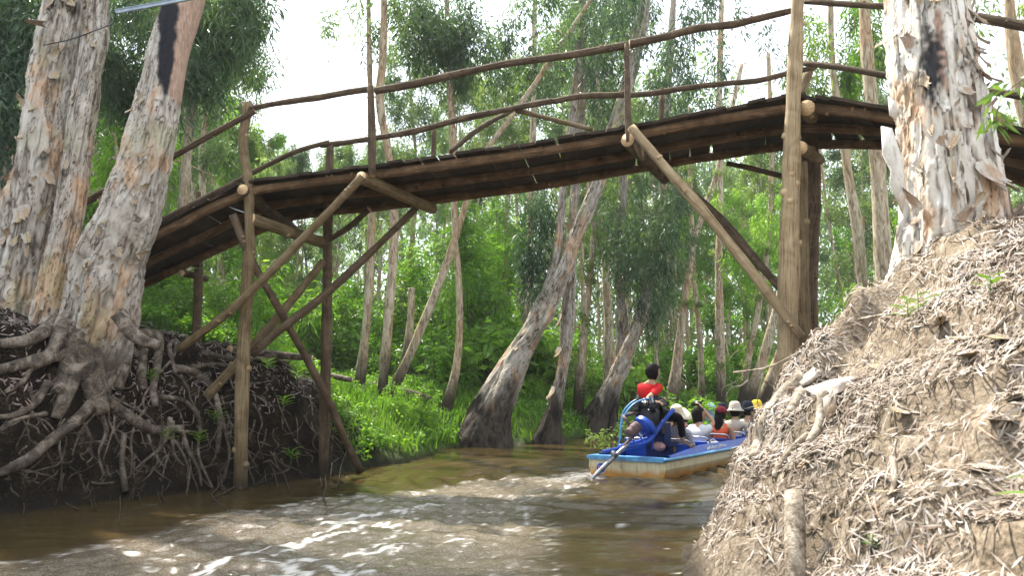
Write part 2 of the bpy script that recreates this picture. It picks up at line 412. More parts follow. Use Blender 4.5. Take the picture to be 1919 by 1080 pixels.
def graded(lo, a, b, hi, s, g=1.09, parts=()):
    v = list(np.arange(a, b+1e-6, s)); st = s
    while v[-1] < hi: st *= g; v.append(v[-1]+st)
    st = s; w = []
    x = a
    while x > lo: st *= g; x -= st; w.append(x)
    return np.array(w[::-1] + v)
def grid_faces(nx, ny):
    i = np.arange(ny-1)[:, None]*nx; j = np.arange(nx-1)[None]
    return np.stack((i+j, i+j+1, i+nx+j+1, i+nx+j), -1).reshape(-1, 4)
gx = graded(-160, -7.0, 5.2, 160, .045, 1.07); gy = graded(-16, 2.0, 14.5, 190, .05, 1.035)
X, Y = np.meshgrid(gx, gy); Z = height(X, Y)
# dead-leaf clods, so that the bank has its own relief
Z += np.where(Z > .02, .018*fbm(X*13, Y*13, 0*X, 31, 3), 0)
dsh = seg_dist(X, Y, poly); right = (X > 1.0 + 0*X) & (X > np.interp(Y, right_shore[:, 1], right_shore[:, 0]) - .3) & (Y < 30)
green = sstep(12.5, 15, Y + 1.6*fbm(X*.8, Y*.8, 0*X, 4, 3) + .5*np.clip(-X-3, 0, 3)) * (~right)
green = np.maximum(green, .75*sstep(.2, .7, fbm(X*.7, Y*.7, 0*X, 8, 3)+.25)*(right & (Y > 10)))
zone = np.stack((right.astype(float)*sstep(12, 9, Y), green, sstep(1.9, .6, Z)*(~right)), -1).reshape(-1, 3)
def b_ground(n):
    a = n.n('Attribute', attribute_name='zone'); s = n.n('SeparateColor'); n.l(a.outputs['Color'], s.inputs[0])
    p = n.pos(); f1 = n.noise(p, 5, 7); f2 = n.noise(p, 40, 5); f3 = n.noise(p, 1.2, 4)
    f = n.math('ADD', n.math('MULTIPLY', f1, .5), n.math('MULTIPLY', f2, .5))
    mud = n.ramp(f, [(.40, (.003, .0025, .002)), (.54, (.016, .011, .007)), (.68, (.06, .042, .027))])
    litt = n.ramp(f, [(.34, (.06, .045, .03)), (.5, (.18, .14, .10)), (.66, (.29, .24, .18))])
    clay = n.ramp(f1, [(.3, (.10, .076, .05)), (.7, (.22, .175, .12))])
    litt = n.mix(n.rng(f3, .5, .62, 0, .7), litt, clay)
    gr = n.ramp(f, [(.36, (.025, .04, .01)), (.6, (.07, .12, .02)), (.7, (.10, .17, .03))])
    c = n.mix(s.outputs[0], mud, litt); c = n.mix(s.outputs[1], c, gr)
    z = n.n('SeparateXYZ'); n.l(n.pos(), z.inputs[0])
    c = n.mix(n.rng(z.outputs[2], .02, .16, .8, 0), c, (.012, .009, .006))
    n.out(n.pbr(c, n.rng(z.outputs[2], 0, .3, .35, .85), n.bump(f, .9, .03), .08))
GROUND = mat('ground_soil', b_ground)
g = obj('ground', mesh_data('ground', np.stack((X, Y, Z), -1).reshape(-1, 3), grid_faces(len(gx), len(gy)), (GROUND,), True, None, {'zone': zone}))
tag(g, 'dark muddy left bank, pale leaf strewn right bank and green forest floor', kind='structure')

# ---------------------------------------------------------------- the water: brown, with the boat's wake
wx = graded(-60, -6.5, 4.5, 160, .04, 1.06); wy = graded(-14, 3.2, 13.0, 80, .035, 1.04)
X, Y = np.meshgrid(wx, wy)
cl = np.array([G(x, y)[:2] for x, y in ((1122, 888), (1060, 897), (960, 912), (830, 940), (690, 985), (560, 1035), (430, 1110), (250, 1250))])
dw = np.full(X.shape, 1e9); sw = np.zeros(X.shape); sd = np.zeros(X.shape); acc = 0
for i in range(len(cl)-1):
    a, b = cl[i], cl[i+1]; v = b-a; L = np.hypot(*v)
    t = np.clip(((X-a[0])*v[0] + (Y-a[1])*v[1])/L**2, 0, 1); d = np.hypot(X-a[0]-t*v[0], Y-a[1]-t*v[1])
    m = d < dw; dw = np.where(m, d, dw); sw = np.where(m, acc+t*L, sw); sd = np.where(m, np.sign((X-a[0])*v[1]-(Y-a[1])*v[0]), sd); acc += L
wob = fbm(X*.9, Y*.9, 0*X, 12, 3)
half = .30 + .24*sw
core = sstep(half*1.15, half*.75, dw + .40*wob*np.minimum(1, sw*.5+.25))
core = core*sstep(13.0, 11.2, Y)
px_ = 959.5 + X/np.maximum(Y, .3)*FPX; 
amb = sstep(2.6, .2, dw/(half+.4))
Zw = .012*fbm(X*2.2, Y*5, 0*X, 40, 3) + .006*fbm(X*9, Y*16, 0*X, 41, 3)
Zw += core*(.030*fbm(X*2.6, Y*2.6, 0*X, 42, 3) + .032*fbm(X*8, Y*8, 0*X, 43, 4))
Zw += core*.010*fbm(X*19, Y*19, 0*X, 44, 2)
Zw += .02*amb*fbm(X*1.8, Y*3.4, 0*X, 45, 3)
# the boat's own bow waves spreading over the smoother water
for (cx, cy, amp, lam) in ((2.2, 10.8, .022, .52), (1.3, 11.3, .016, .40)):
    rr = np.hypot(X-cx, (Y-cy))
    Zw += amp*np.sin(rr/lam*2*np.pi + 1.5*wob)*sstep(.2, 1.2, rr)*sstep(6.5, 2, rr)*(1-core*.7)
Zw += .05*np.exp(-((X-1.75)**2 + (Y-10.6)**2)/.25)
sx = .5 + .5*fbm(X*1.5, Y*1.5, 0*X, 50, 2)
ang = fbm(X*.8, Y*.8, 0*X, 51, 2)*1.2
n1 = 1-np.abs(fbm(sw*1.5+ang*1.2, dw*sd*4.2+ang*1.5, 0*X, 52, 5))*2.4
n2 = .5+.5*fbm(X*14, Y*20, 0*X, 53, 3)
foam = core*sstep(.84, 1.05, n1 + .25*(n2-.5) + .20*sstep(3.6, 5.5, sw)*sstep(.5, .1, dw/(half+.01)) - .06) + core*.55*sstep(.74, .88, n2)*sstep(.45, .8, sx+.2)
foam += sstep(.45, .1, dw)*sstep(1.8, .2, sw)*sstep(.3, .6, n2)*.8
edge = np.exp(-((dw-half*1.0+.5*wob)/.10)**2)*sstep(.50, .75, n2)*sstep(13, 11, Y)*.6
bub = .7*sstep(.86, .94, .5+.5*fbm(X*7, Y*9, 0*X, 60, 2))*.8*sstep(14, 10, Y)
foam = np.clip(foam*.72 + edge*.5 + bub, 0, 1)
aer = core*(.35+.5*n2)
def b_water(n):
    f = n.attr('foam'); a = n.attr('aer'); p = n.pos((1, 1.6, 1))
    big = n.noise(n.pos(), .35, 3)
    c = n.mix(n.rng(big, .35, .65), (.036, .026, .009), (.058, .039, .015))
    c = n.mix(n.math('MULTIPLY', a, .62), c, (.22, .185, .145))
    hi = n.noise(p, 60, 3); c = n.mix(n.math('MULTIPLY', a, n.rng(hi, .5, .68, 0, .7)), c, (.42, .38, .33))
    c = n.mix(f, c, (.66, .64, .60))
    nb = n.noise(p, 16, 4); rf = n.math('ADD', n.math('MULTIPLY', a, .12), n.math('MULTIPLY', f, .5))
    x = n.n('Bump'); x.inputs['Distance'].default_value = .012; n.l(n.math('ADD', nb, n.math('MULTIPLY', hi, n.math('MULTIPLY', a, .6))), x.inputs['Height']); x.inputs['Strength'].default_value = .45
    s = n.n('BsdfPrincipled'); n.l(c, s.inputs['Base Color']); n.l(n.math('ADD', rf, .06), s.inputs['Roughness']); s.inputs['IOR'].default_value = 1.33; n.l(x.outputs[0], s.inputs['Normal'])
    n.out(s.outputs[0])
WATER = mat('brown_water', b_water)
w = obj('water', mesh_data('water', np.stack((X, Y, Zw), -1).reshape(-1, 3), grid_faces(len(wx), len(wy)), (WATER,), True, None, {'foam': foam.ravel(), 'aer': aer.ravel()}))
tag(w, 'brown channel water churned into white foam by the boat', kind='structure')
# ---------------------------------------------------------------- the log footbridge
BR = empty('footbridge', (0, 9, 0), 'long rustic log footbridge with pole handrails arching over the brown channel', 'footbridge')
BO = np.array((0, 9, 0.))
near = np.array([(-7.6, 9.95, 2.10), P(285, 432, 9.75), P(462, 346, 9.85), P(700, 316, 9.5), P(945, 282, 9.25), P(1180, 243, 9.0), P(1492, 184, 8.7), P(1655, 206, 7.95), P(1919, 250, 7.0), (6.6, 6.5, 3.15)])
near[0][2] = min(near[0][2], 2.4)
WID = 1.62
def side(i):
    a = near[max(0, i-1)]; b = near[min(len(near)-1, i+1)]; t = b-a; nrm = np.array((-t[1], t[0], 0)); return nrm/np.linalg.norm(nrm)
far_ = np.array([p + side(i)*WID for i, p in enumerate(near)])
def log(name, pts, r, m=WOOD_DARK, seg=12, rough=.10, seed=None, end=WOOD_END, parent=BR, off=BO, **k):
    mb = MB(); add_tube(mb, pts, r, 0, 1, seg=seg, rough=rough, seed=seed if seed is not None else rnd.randint(0, 999), **k)
    n_main = mb.n; ra = np.full(len(pts), r, float) if np.isscalar(r) else np.asarray(r, float)
    Lg = np.linalg.norm(np.diff(np.array(pts), axis=0), axis=1).sum(); sp_ = spline(np.c_[np.array(pts, float), ra], 60)
    for q in range(int(Lg*1.6) if seg > 9 else int(Lg*.8)):      # knots and snapped-off twig stubs
        i = rnd.randint(2, 57); d = np.array([rnd.gauss(0, 1), -abs(rnd.gauss(0, 1)), rnd.gauss(0, 1)]); tt = sp_[i+1, :3]-sp_[i-1, :3]; tt /= np.linalg.norm(tt); d -= tt*np.dot(d, tt); d /= np.linalg.norm(d); rr = sp_[i, 3]; kn = rnd.uniform(.25, .42)*rr
        c0 = sp_[i, :3]; add_tube(mb, [c0+d*rr*.6, c0+d*(rr*rnd.uniform(1.05, 1.3))+tt*kn*.4], [kn*1.5, kn], 0, 0, seg=7, n=3)
    o = mb.obj(name, (m, end), parent, True, off); nr = n_main//seg; a = np.linspace(0, 2*np.pi, seg, endpoint=False)
    Vw = np.concatenate(mb.V)[:n_main].reshape(nr, seg, 3); L = np.r_[0, np.cumsum(np.linalg.norm(np.diff(Vw.mean(1), axis=0), axis=1))]
    gr = np.stack((np.cos(a)[None]+0*L[:, None], np.sin(a)[None]+0*L[:, None], L[:, None]+0*a[None]), -1).reshape(-1, 3).astype(np.float32); gr = np.concatenate((gr, np.zeros((mb.n-n_main, 3), np.float32)))
    at = o.data.attributes.new('grain', 'FLOAT_VECTOR', 'POINT'); at.data.foreach_set('vector', gr.ravel()); return o
# deck boards, laid crosswise and slightly uneven
dn = np.r_[0, np.cumsum(np.linalg.norm(np.diff(near, axis=0), axis=1))]
def on_near(s): return np.array([np.interp(s, dn, near[:, k]) for k in range(3)])
def on_far(s): return np.array([np.interp(s, dn, far_[:, k]) for k in range(3)])
s = .05; board_meshes = []
for k in range(7):
    mb = MB(); w = .19 + .015*(k % 4); e = [rnd.uniform(-.012, .012) for _ in range(8)]
    V = np.array([(-w/2+e[0], -.5, 0), (w/2+e[1], -.5, 0), (w/2+e[2], .5, 0), (-w/2+e[3], .5, 0), (-w/2+e[4]+.008, -.5, .038), (w/2+e[5]-.008, -.5, .038), (w/2+e[6]-.006, .5, .038), (-w/2+e[7]+.006, .5, .038)])
    mid = np.array([(-w/2+e[2]*.6, 0, -.004), (w/2+e[5]*.7, 0, -.004), (w/2-.008, 0, .034), (-w/2+.008, 0, .034)])
    mb.add(np.vstack((V, mid)), np.array([(0, 8, 9, 1), (8, 3, 2, 9), (4, 5, 10, 11), (11, 10, 6, 7), (0, 1, 5, 4), (2, 3, 7, 6), (1, 9, 10, 5), (9, 2, 6, 10), (3, 8, 11, 7), (8, 0, 4, 11)]))
    board_meshes.append((w, mb.data('deck_board', (WOOD_PLANK,), False)))
while s < dn[-1] - .1:
    w, me = rnd.choice(board_meshes)
    wide_gap = on_near(s)[0] > 1.6
    a, b = on_near(s+w/2), on_far(s+w/2); ya = (b-a); L = np.linalg.norm(ya); ya = ya/L
    t = on_near(min(dn[-1], s+w)) - on_near(s); t -= ya*np.dot(t, ya); t /= np.linalg.norm(t); zz = np.cross(t, ya)
    mtx = Matrix((( t[0], ya[0], zz[0], 0), (t[1], ya[1], zz[1], 0), (t[2], ya[2], zz[2], 0), (0, 0, 0, 1)))
    o = obj('deck_board', me, BR)
    rt_ = np.linalg.norm(on_far(min(dn[-1], s+w))-on_far(s))/max(.01, np.linalg.norm(on_near(min(dn[-1], s+w))-on_near(s)))
    c = (a+b)/2 + zz*rnd.uniform(-.006, .008) - BO + ya*rnd.uniform(-.03, .03)
    o.matrix_local = Matrix.Translation(Vector(c)) @ mtx @ Matrix.Rotation(rnd.uniform(-.02, .02), 4, 'Z') @ Matrix.Rotation(rnd.uniform(-.03, .03), 4, 'Y') @ Matrix.Diagonal((min(2.0, max(1, rt_*.985)), L + rnd.uniform(.10, .2), 1, 1))
    s += w + (rnd.uniform(.010, .022) if wide_gap else rnd.uniform(.001, .008))
# three bearer logs under the boards, lapped over each bend
spans = [(0, 2), (2, 3.08), (2.94, 5.05), (5.0, 6.1), (5.94, 9)]
def at_idx(f, q):
    L = q*WID; i = int(min(f, len(near)-1.001)); t = f-i
    return near[i]*(1-t)+near[i+1]*t + (side(i)*(1-t)+side(i+1)*t)*L
for q in (.04, .5, .96):
    for a, b in ((0, 2.06), (1.96, 3.1), (2.98, 6.08), (5.95, 9)):
        f = np.linspace(a, b, 6); pts = np.array([at_idx(x, q) for x in f]); pts[:, 2] -= .066
        pts[1:-1] += R.uniform(-.012, .012, (4, 3))
        log('bearer_log', pts, [.066, .064, .062, .060, .062, .06], WOOD_BEAM, 12, .09)
# cross logs under the deck, ends showing beyond the bearers
def cross(p_near, p_far, r, m=WOOD_DARK): return log('cross_log', [p_near, (p_near+p_far)/2 + R.uniform(-.01, .01, 3), p_far], r, m, 12, .08)
def beneath(f, q, dz): p = at_idx(f, q); p[2] -= dz; return p
cross(beneath(2.0, -.07, .10), beneath(2.0, 1.1, .24), .075)
cross(P(470, 410, 9.85), P(612, 457, 11.15), .085, WOOD_MID)
cross(P(676, 333, 9.36), P(812, 392, 10.85), [.085, .08, .075], WOOD_MID)
cross(P(1176, 262, 8.85), P(1246, 335, 10.4), .085, WOOD_DARK)
cross(P(1512, 202, 8.45), P(1530, 236, 10.1), [.095, .09, .085], WOOD_MID)
cross(P(1500, 277, 8.40), P(1536, 300, 10.0), [.078, .075, .07], WOOD_MID)
cross(P(340, 512, 10.75), P(385, 522, 11.6), .05)
# posts
gz = lambda x, y: h1(x, y)-.25
def post(pts, r, m=WOOD_MID, **k): return log('post', pts, np.array(r)*.92 if not np.isscalar(r) else r, m, 14, .13, freq=5, **k)
post([P(455, 915, 9.9) - (0, 0, .5), P(452, 800, 9.9), P(457, 640, 9.9), P(467, 470, 9.88), P(466, 350, 9.86), P(456, 270, 9.86), P(465, 193, 9.86)], [.105, .10, .092, .080, .072, .075, .068])
post([P(607, 893, 11.15) - (0, 0, .5), P(609, 760, 11.15), P(613, 560, 11.1), P(615, 400, 11.05), P(619, 272, 11.0)], [.085, .086, .080, .078, .068], WOOD_DARK)
post([P(697, 330, 9.38), P(697, 245, 9.38), P(694, 162, 9.40)], [.055, .052, .048], WOOD_DARK)
post([P(1178, 268, 8.88), P(1176, 170, 8.88), P(1174, 82, 8.9)], [.048, .042, .038], WOOD_DARK)
bp = P(1476, 745, 8.45); bp2 = np.array((bp[0]-.01, 8.45, -.5))
post([bp2, bp, P(1478, 520, 8.45), P(1482, 330, 8.45), P(1487, 180, 8.45), P(1494, 20, 8.45), P(1500, -70, 8.45)], [.13, .125, .13, .105, .095, .085, .078], WOOD_PALE)
post([P(1505, 760, 8.9)*(1, 1, 0) + (0, 0, -.4), P(1503, 600, 8.8), P(1500, 450, 8.75), P(1498, 305, 8.7)], [.12, .115, .10, .10], WOOD_MID)
post([P(1515, 760, 9.9)*(1, 1, 0) + (0, 0, -.4), P(1515, 560, 9.8), P(1520, 380, 9.8), P(1516, 210, 9.8)], [.11, .12, .13, .11], WOOD_DARK)
post([P(1508, 590, 9.5), P(1516, 480, 9.4), P(1528, 382, 9.3)], [.07, .08, .085], WOOD_DARK)
pb = at_idx(6, .98); post([pb - (0, 0, .3), pb + (0, 0, .4), P(1516, 132, pb[1])], [.08, .075, .07], WOOD_MID)
for f in (1.1, 4.0, 5.33): 
    q = at_idx(f, 1.02); hh = {1.1: .62, 4.0: .62, 5.33: .62}[f]
def top_far(px, pyb, pyt, r=.045, m=WOOD_MID):
    # a far-side rail post standing on the deck edge
    best = min(np.linspace(0, 9, 400), key=lambda f: abs(pix(at_idx(f, 1.0))[0]-px)); p = at_idx(best, 1.0)
    t = P(px, pyt, p[1]); post([p - (0, 0, .2), (p+t)/2, t], [r, r, r*.9], m)
top_far(813, 290, 240, .035, WOOD_DARK); top_far(1240, 225, 178, .045, WOOD_DARK); top_far(372, 400, 360, .045, WOOD_DARK)
pl = P(372, 505, 11.0); post([np.array((pl[0]+.03, 11.0, h1(pl[0], 11.0)-.3)), P(371, 560, 11.0), pl], [.075, .07, .07], WOOD_DARK)
# braces
def brace(pts, r, m=WOOD_MID, **k): return log('brace', pts, np.array(r)*.86, m, 12, .15, freq=6, **k)
b0 = hit(335, 655, 0, default=10.0)
brace([P(680, 330, 9.30), P(560, 455, 9.5), P(440, 575, 9.65), P(335, 655, 9.75)], [.062, .066, .068, .072])
brace([P(780, 390, 10.6), P(690, 478, 10.45), P(600, 560, 10.3), P(520, 622, 10.2), P(470, 665, 10.15)], [.058, .06, .066, .07, .072], WOOD_DARK)
brace([P(606, 490, 11.0), P(540, 572, 10.7), P(460, 665, 10.4), P(385, 745, 10.2)], [.06, .07, .082, .085], WOOD_MID)
brace([P(436, 402, 9.75), P(470, 485, 9.9), P(540, 610, 10.3), P(610, 740, 10.8), P(640, 810, 11.1), P(676, 886, 11.3)], [.065, .065, .06, .062, .066, .068], WOOD_DARK)
brace([P(692, 392, 10.7), P(655, 425, 10.9), P(612, 452, 11.05)], [.05, .048, .045], WOOD_DARK)
brace([P(1183, 238, 8.72), P(1250, 318, 8.6), P(1330, 410, 8.45), P(1420, 525, 8.3), P(1502, 632, 8.2)], [.066, .072, .070, .066, .062], WOOD_PALE)
brace([P(1246, 320, 10.3), P(1340, 400, 9.8), P(1400, 468, 9.4), P(1466, 545, 9.0)], [.06, .062, .062, .06], WOOD_DARK)
brace([P(1362, 306, 10.3), P(1410, 316, 10.2), P(1480, 334, 10.0)], [.04, .042, .04], WOOD_DARK)
brace([P(842, 286, 10.75), P(900, 240, 10.85), P(962, 206, 10.95)], [.04, .042, .038], WOOD_DARK)
brace([P(968, 206, 10.6), P(1040, 225, 10.4), P(1112, 243, 10.25)], [.045, .04, .035], WOOD_MID)
brace([P(1184, 262, 8.86), P(1203, 300, 8.9), P(1203, 270, 8.95)], [.02, .02, .02], WOOD_MID)
# handrails: crooked poles, butted at the posts
def rail(pts, r, m=WOOD_DARK): return log('handrail', pts, r, m, 10, .13, freq=14)
def wig(a, b, k, s=.02):
    t = np.linspace(0, 1, k)[:, None]; q = a*(1-t)+b*t; q[1:-1] += R.uniform(-s, s, (k-2, 3)); return q
rail(np.array([P(470, 203, 9.80), P(530, 192, 9.72), P(600, 182, 9.60), P(650, 173, 9.53), P(700, 166, 9.46)]), [.038, .042, .046, .046, .048])
rail(np.array([P(703, 170, 9.44), P(760, 160, 9.38), P(850, 140, 9.28), P(950, 119, 9.18), P(1060, 104, 9.06), P(1178, 84, 8.95)]), [.052, .05, .048, .046, .048, .05])
rail(np.array([P(1180, 82, 8.93), P(1240, 70, 8.88), P(1310, 52, 8.82), P(1370, 46, 8.76), P(1430, 32, 8.70), P(1482, 20, 8.62)]), [.055, .052, .052, .05, .045, .042])
rail(np.array([P(478, 208, 9.78), P(400, 250, 9.8), P(330, 290, 9.8), P(240, 335, 9.8), P(165, 376, 9.8), P(100, 410, 9.8)]), [.04, .042, .045, .046, .046, .05])
rail(np.array([P(1510, 2, 8.5), P(1600, 8, 8.1), P(1670, 12, 7.8), P(1750, 20, 7.5), P(1830, 32, 7.2), P(1925, 50, 6.9), P(2080, 90, 6.4)]), [.036, .038, .04, .043, .046, .048, .05])
rail(np.array([P(600, 272, 11.0), P(640, 268, 11.0), P(700, 259, 10.85), P(780, 245, 10.7), P(860, 224, 10.6), P(960, 203, 10.5), P(1040, 188, 10.4)]), [.045, .046, .045, .047, .048, .045, .045])
rail(np.array([P(1036, 190, 10.36), P(1090, 180, 10.3), P(1150, 178, 10.25), P(1210, 176, 10.2), P(1290, 164, 10.1), P(1370, 155, 10.1), P(1420, 151, 10.05), P(1480, 136, 10.0), P(1528, 126, 9.95)]), [.043, .045, .045, .044, .044, .042, .046, .04, .036])
rail(np.array([P(618, 266, 10.95), P(560, 282, 10.95), P(500, 310, 10.95), P(440, 342, 10.95), P(370, 378, 10.95), P(300, 414, 10.95), P(230, 452, 10.95)]), [.038, .036, .04, .042, .042, .045, .045])
rail(np.array([P(1508, 118, 9.9), P(1580, 127, 9.5), P(1670, 143, 9.1), P(1760, 160, 8.7), P(1860, 172, 8.3), P(1960, 186, 8.0)]), [.04, .038, .04, .04, .042, .045])
# a rusty tie wire hanging under the left end
mb = MB(); add_tube(mb, [P(430, 388, 9.85), P(445, 394, 9.85), P(470, 402, 9.85)], .007, seg=6)
mb.obj('tie_wire', (m_plain('galvanised_wire', (.5, .5, .5), .4, .8),), BR, True, BO)
# ---------------------------------------------------------------- near paperbark trunks with layered, peeling bark
def bark_trunk(name, pts, radii, parent, off, nu=150, dv=.022, seed=0, flute=.10, base_flare=0, char=None, fresh=None, dark_h=None, terr=.013, m=None, vf=1.5, oct_=4):
    """pts world; radii; char/fresh: functions (world xyz arrays) -> 0..1"""
    pts = np.asarray(pts, float); L = np.linalg.norm(np.diff(pts, axis=0), axis=1).sum(); n = int(L/dv)
    s = spline(np.c_[pts, radii], n); c = s[:, :3]; r = s[:, 3]; T, N, B = frames(c)
    a = np.linspace(0, 2*np.pi, nu, endpoint=False)
    D = N[:, None]*np.cos(a)[None, :, None] + B[:, None]*np.sin(a)[None, :, None]
    rr = r[:, None]*np.ones((1, nu)); v = np.linspace(0, L, n)[:, None]*np.ones((1, nu))
    ca, sa = np.cos(a)[None]+0*v, np.sin(a)[None]+0*v
    rr = rr*(1 + flute*fbm(ca*1.3, sa*1.3, v*.45, seed, 3))
    if base_flare: rr = rr*(1 + base_flare*np.exp(-v/.45)*(1+.7*vnoise(ca*2.2, sa*2.2, v*.3, seed+4)))
    w1 = .35*fbm(ca*2, sa*2, v*1.5, seed+7, 3)
    f = fbm(ca*1.7+w1, sa*1.7+w1, v*vf, seed+1, oct_, .5)
    t = f*5.5 + 3; k = np.floor(t); fr = t-k; lay = k + sstep(.86, .99, fr)
    rr = rr + terr*(lay - 3)
    rr = rr + terr*.9*sstep(.55, .88, fr)*(fr < .92)            # the sheet lifts before its torn edge
    fis = 1-np.abs(fbm(ca*3.4+w1*2, sa*3.4, v*.9, seed+2, 4))*7
    rr = rr - .020*np.clip(fis, 0, 1)**2*(fbm(ca, sa, v, seed+3, 2) > -.05)
    rr = rr + .006*fbm(ca*9, sa*9, v*9, seed+5, 3)
    V = c[:, None] + D*rr[..., None]
    fl = sstep(.0, .55, fr)*.4 + .3*np.clip((lay-1)/5, 0, 1) + .3*(.5+.5*vnoise(k*3.7, seed, 0, 5))
    z = np.zeros_like(v); edge_ = .85*sstep(.0, .04, fr)*sstep(.16, .05, fr)*(.5+.5*vnoise(ca*3, sa*3, v*2, seed+11) > .35)
    dk = np.clip(fis, 0, 1)**2*.8 if dark_h is None else np.maximum(np.clip(fis, 0, 1)**2*.6, dark_h(V))
    dk = np.maximum(dk, edge_)
    ch = char(V) if char else z; fs = fresh(V) if fresh else z
    if fresh is not None:   # bare inner bark lies lower and smoother
        sm = c[:, None] + D*(r[:, None]*.97*(1+.03*fbm(ca, sa, v, seed, 2)))[..., None]; q = np.clip(fs, 0, 1)[..., None]; V = V*(1-q) + sm*q
    i = np.arange(n-1)[:, None]*nu; j = np.arange(nu)[None]; j2 = (j+1) % nu
    F = np.stack((i+j, i+j2, i+nu+j2, i+nu+j), -1).reshape(-1, 4)
    me = mesh_data(name, V.reshape(-1, 3)-off, [F, [list(range((n-1)*nu, n*nu))]], (m or BARK,), True, None,
                   {'layer': fl.ravel(), 'dark': dk.ravel(), 'char': ch.ravel(), 'fresh': fs.ravel()})
    return obj(name, me, parent), (c, r, T, N, B)
# curled, torn sheets of bark that stand off a trunk
def flake_mesh(k, m=None):
    rg = np.random.RandomState(100+k); nu_, nv_ = 9, 7
    u, v = np.meshgrid(np.linspace(-.5, .5, nu_), np.linspace(0, 1, nv_))
    w = (1-.75*v**1.3*rg.uniform(.4, 1.2)) + .28*rg.randn(nv_)[:, None]*.5
    x = u*w + .05*rg.randn(nv_, nu_)*(v > .8); curl = v**2*rg.uniform(.12, .42); y = curl + .10*(2*u)**2*rg.uniform(-.5, 1.2)*v; z = -v*(1-.25*curl) + .06*rg.randn(nu_)[None]*v
    V = np.stack((x, y, z), -1).reshape(-1, 3); F = grid_faces(nu_, nv_)
    ts = rg.uniform(.3, .8) + .2*v.ravel()
    return mesh_data('bark_flake', V, F, (m or BARK,), True, None, {'layer': ts, 'dark': 0*ts, 'char': 0*ts, 'fresh': (v.ravel() > .2)*rg.choice([0, 0, 0, .45])})
FLAKES = [flake_mesh(k) for k in range(10)]; FLAKES_PALE = [flake_mesh(k, BARK_PALE) for k in range(10, 20)]
def put_flakes(parent, off, fr, count, smin, smax, seed=0, vmin=0.05, vmax=.95, face=(0, -1, 0), up=.45, flakes=None):
    flakes = flakes or FLAKES
    c, r, T, N, B = fr; rg = np.random.RandomState(seed); n = len(c)
    face = np.array(face, float)
    for _ in range(count):
        i = int(rg.uniform(vmin, vmax)*(n-1)); a = rg.uniform(0, 2*np.pi); d = N[i]*np.cos(a)+B[i]*np.sin(a)
        if np.dot(d, face) < -.1: d = -d
        qx, qy = pix(c[i]+d*r[i])
        if (285 < qx < 392 and qy < 205) or (1722 < qx < 1795 and 10 < qy < 190): continue
        z = T[i]*(1 if rg.rand() > up else -1); x = np.cross(d, z); s_ = rg.uniform(smin, smax); asp = rg.uniform(.22, .6)
        m = Matrix([[x[q]*s_*asp, d[q]*s_, z[q]*s_, c[i][q]+d[q]*(r[i]*.99)-off[q]] for q in range(3)] + [[0, 0, 0, 1]])
        o = obj('bark_flake', flakes[rg.randint(len(flakes))], parent); o.matrix_local = m @ Matrix.Rotation(rg.uniform(-.5, .5), 4, 'Y')

def root_tubes(mb, paths, lift=.03, default=8.0, seg=10, ymin=2.2):
    for pth, r0, r1 in paths:
        pts = []; last = default
        for x, y in pth:
            q = hit(x, y, lift, ymin); q = P(x, y, last) if q is None else q
            if pts and abs(q[1]-last) > 1.2: q = P(x, y, last)
            last = q[1]; pts.append(q)
        pts = np.array(pts); pts[:, 1] -= np.linspace(r0, r1, len(pts))*.5
        add_tube(mb, pts, np.linspace(r0, r1, len(pts)), seg=seg, rough=.22, seed=rnd.randint(0, 999), freq=7, n=len(pts)*6)

# --- left foreground: the twin-stemmed tree
oA = np.array(P(45, 595, 9.48)); TA = empty('paperbark_tree', oA, 'thick twin stemmed paperbark tree nearest the left edge of the picture', 'tree')
_, frA = bark_trunk('trunk', [P(18, 690, 9.37), P(30, 590, 9.48), P(50, 480, 9.54), P(75, 350, 9.59), P(98, 200, 9.70), P(122, 50, 9.81), P(145, -120, 10.03), P(180, -420, 10.46)],
                    [.50, .43, .385, .365, .33, .295, .267, .22], TA, oA, 170, .022, 3, terr=.018, oct_=3, vf=1.1)
put_flakes(TA, oA, frA, 70, .10, .26, 5, .06, .7)
_, frA2 = bark_trunk('trunk', [P(92, 690, 9.10), P(100, 590, 9.16), P(112, 500, 9.21), P(130, 400, 9.27), P(150, 250, 9.37), P(176, 90, 9.54), P(190, -40, 9.70), P(230, -350, 10.14)],
                    [.30, .23, .19, .18, .165, .152, .136, .10], TA, oA, 110, .022, 9, terr=.010)
put_flakes(TA, oA, frA2, 26, .08, .20, 6, .06, .7)
o = obj('bark_flake', FLAKES[3], TA); tag(o, 'large curled sheet of bark sticking out near the top')
mb = MB(); u, v = np.meshgrid(np.linspace(-2.3, .6, 12), np.linspace(0, 1, 6)); rc = .12*(1-.45*v)
bx_ = P(88, 48, 9.37); V = np.stack((np.sin(u)*rc*1.3, -np.cos(u)*rc, 0*u), -1) + v[..., None]*np.array((-.30, -.06, .03))
o.data = mesh_data('bark_flake', V.reshape(-1, 3), grid_faces(12, 6), (BARK,), True, None, {'layer': .7+0*u.ravel(), 'dark': 0*u.ravel(), 'char': 0*u.ravel(), 'fresh': .5+0*u.ravel()}); o.location = bx_ + (.12, 0, 0) - oA
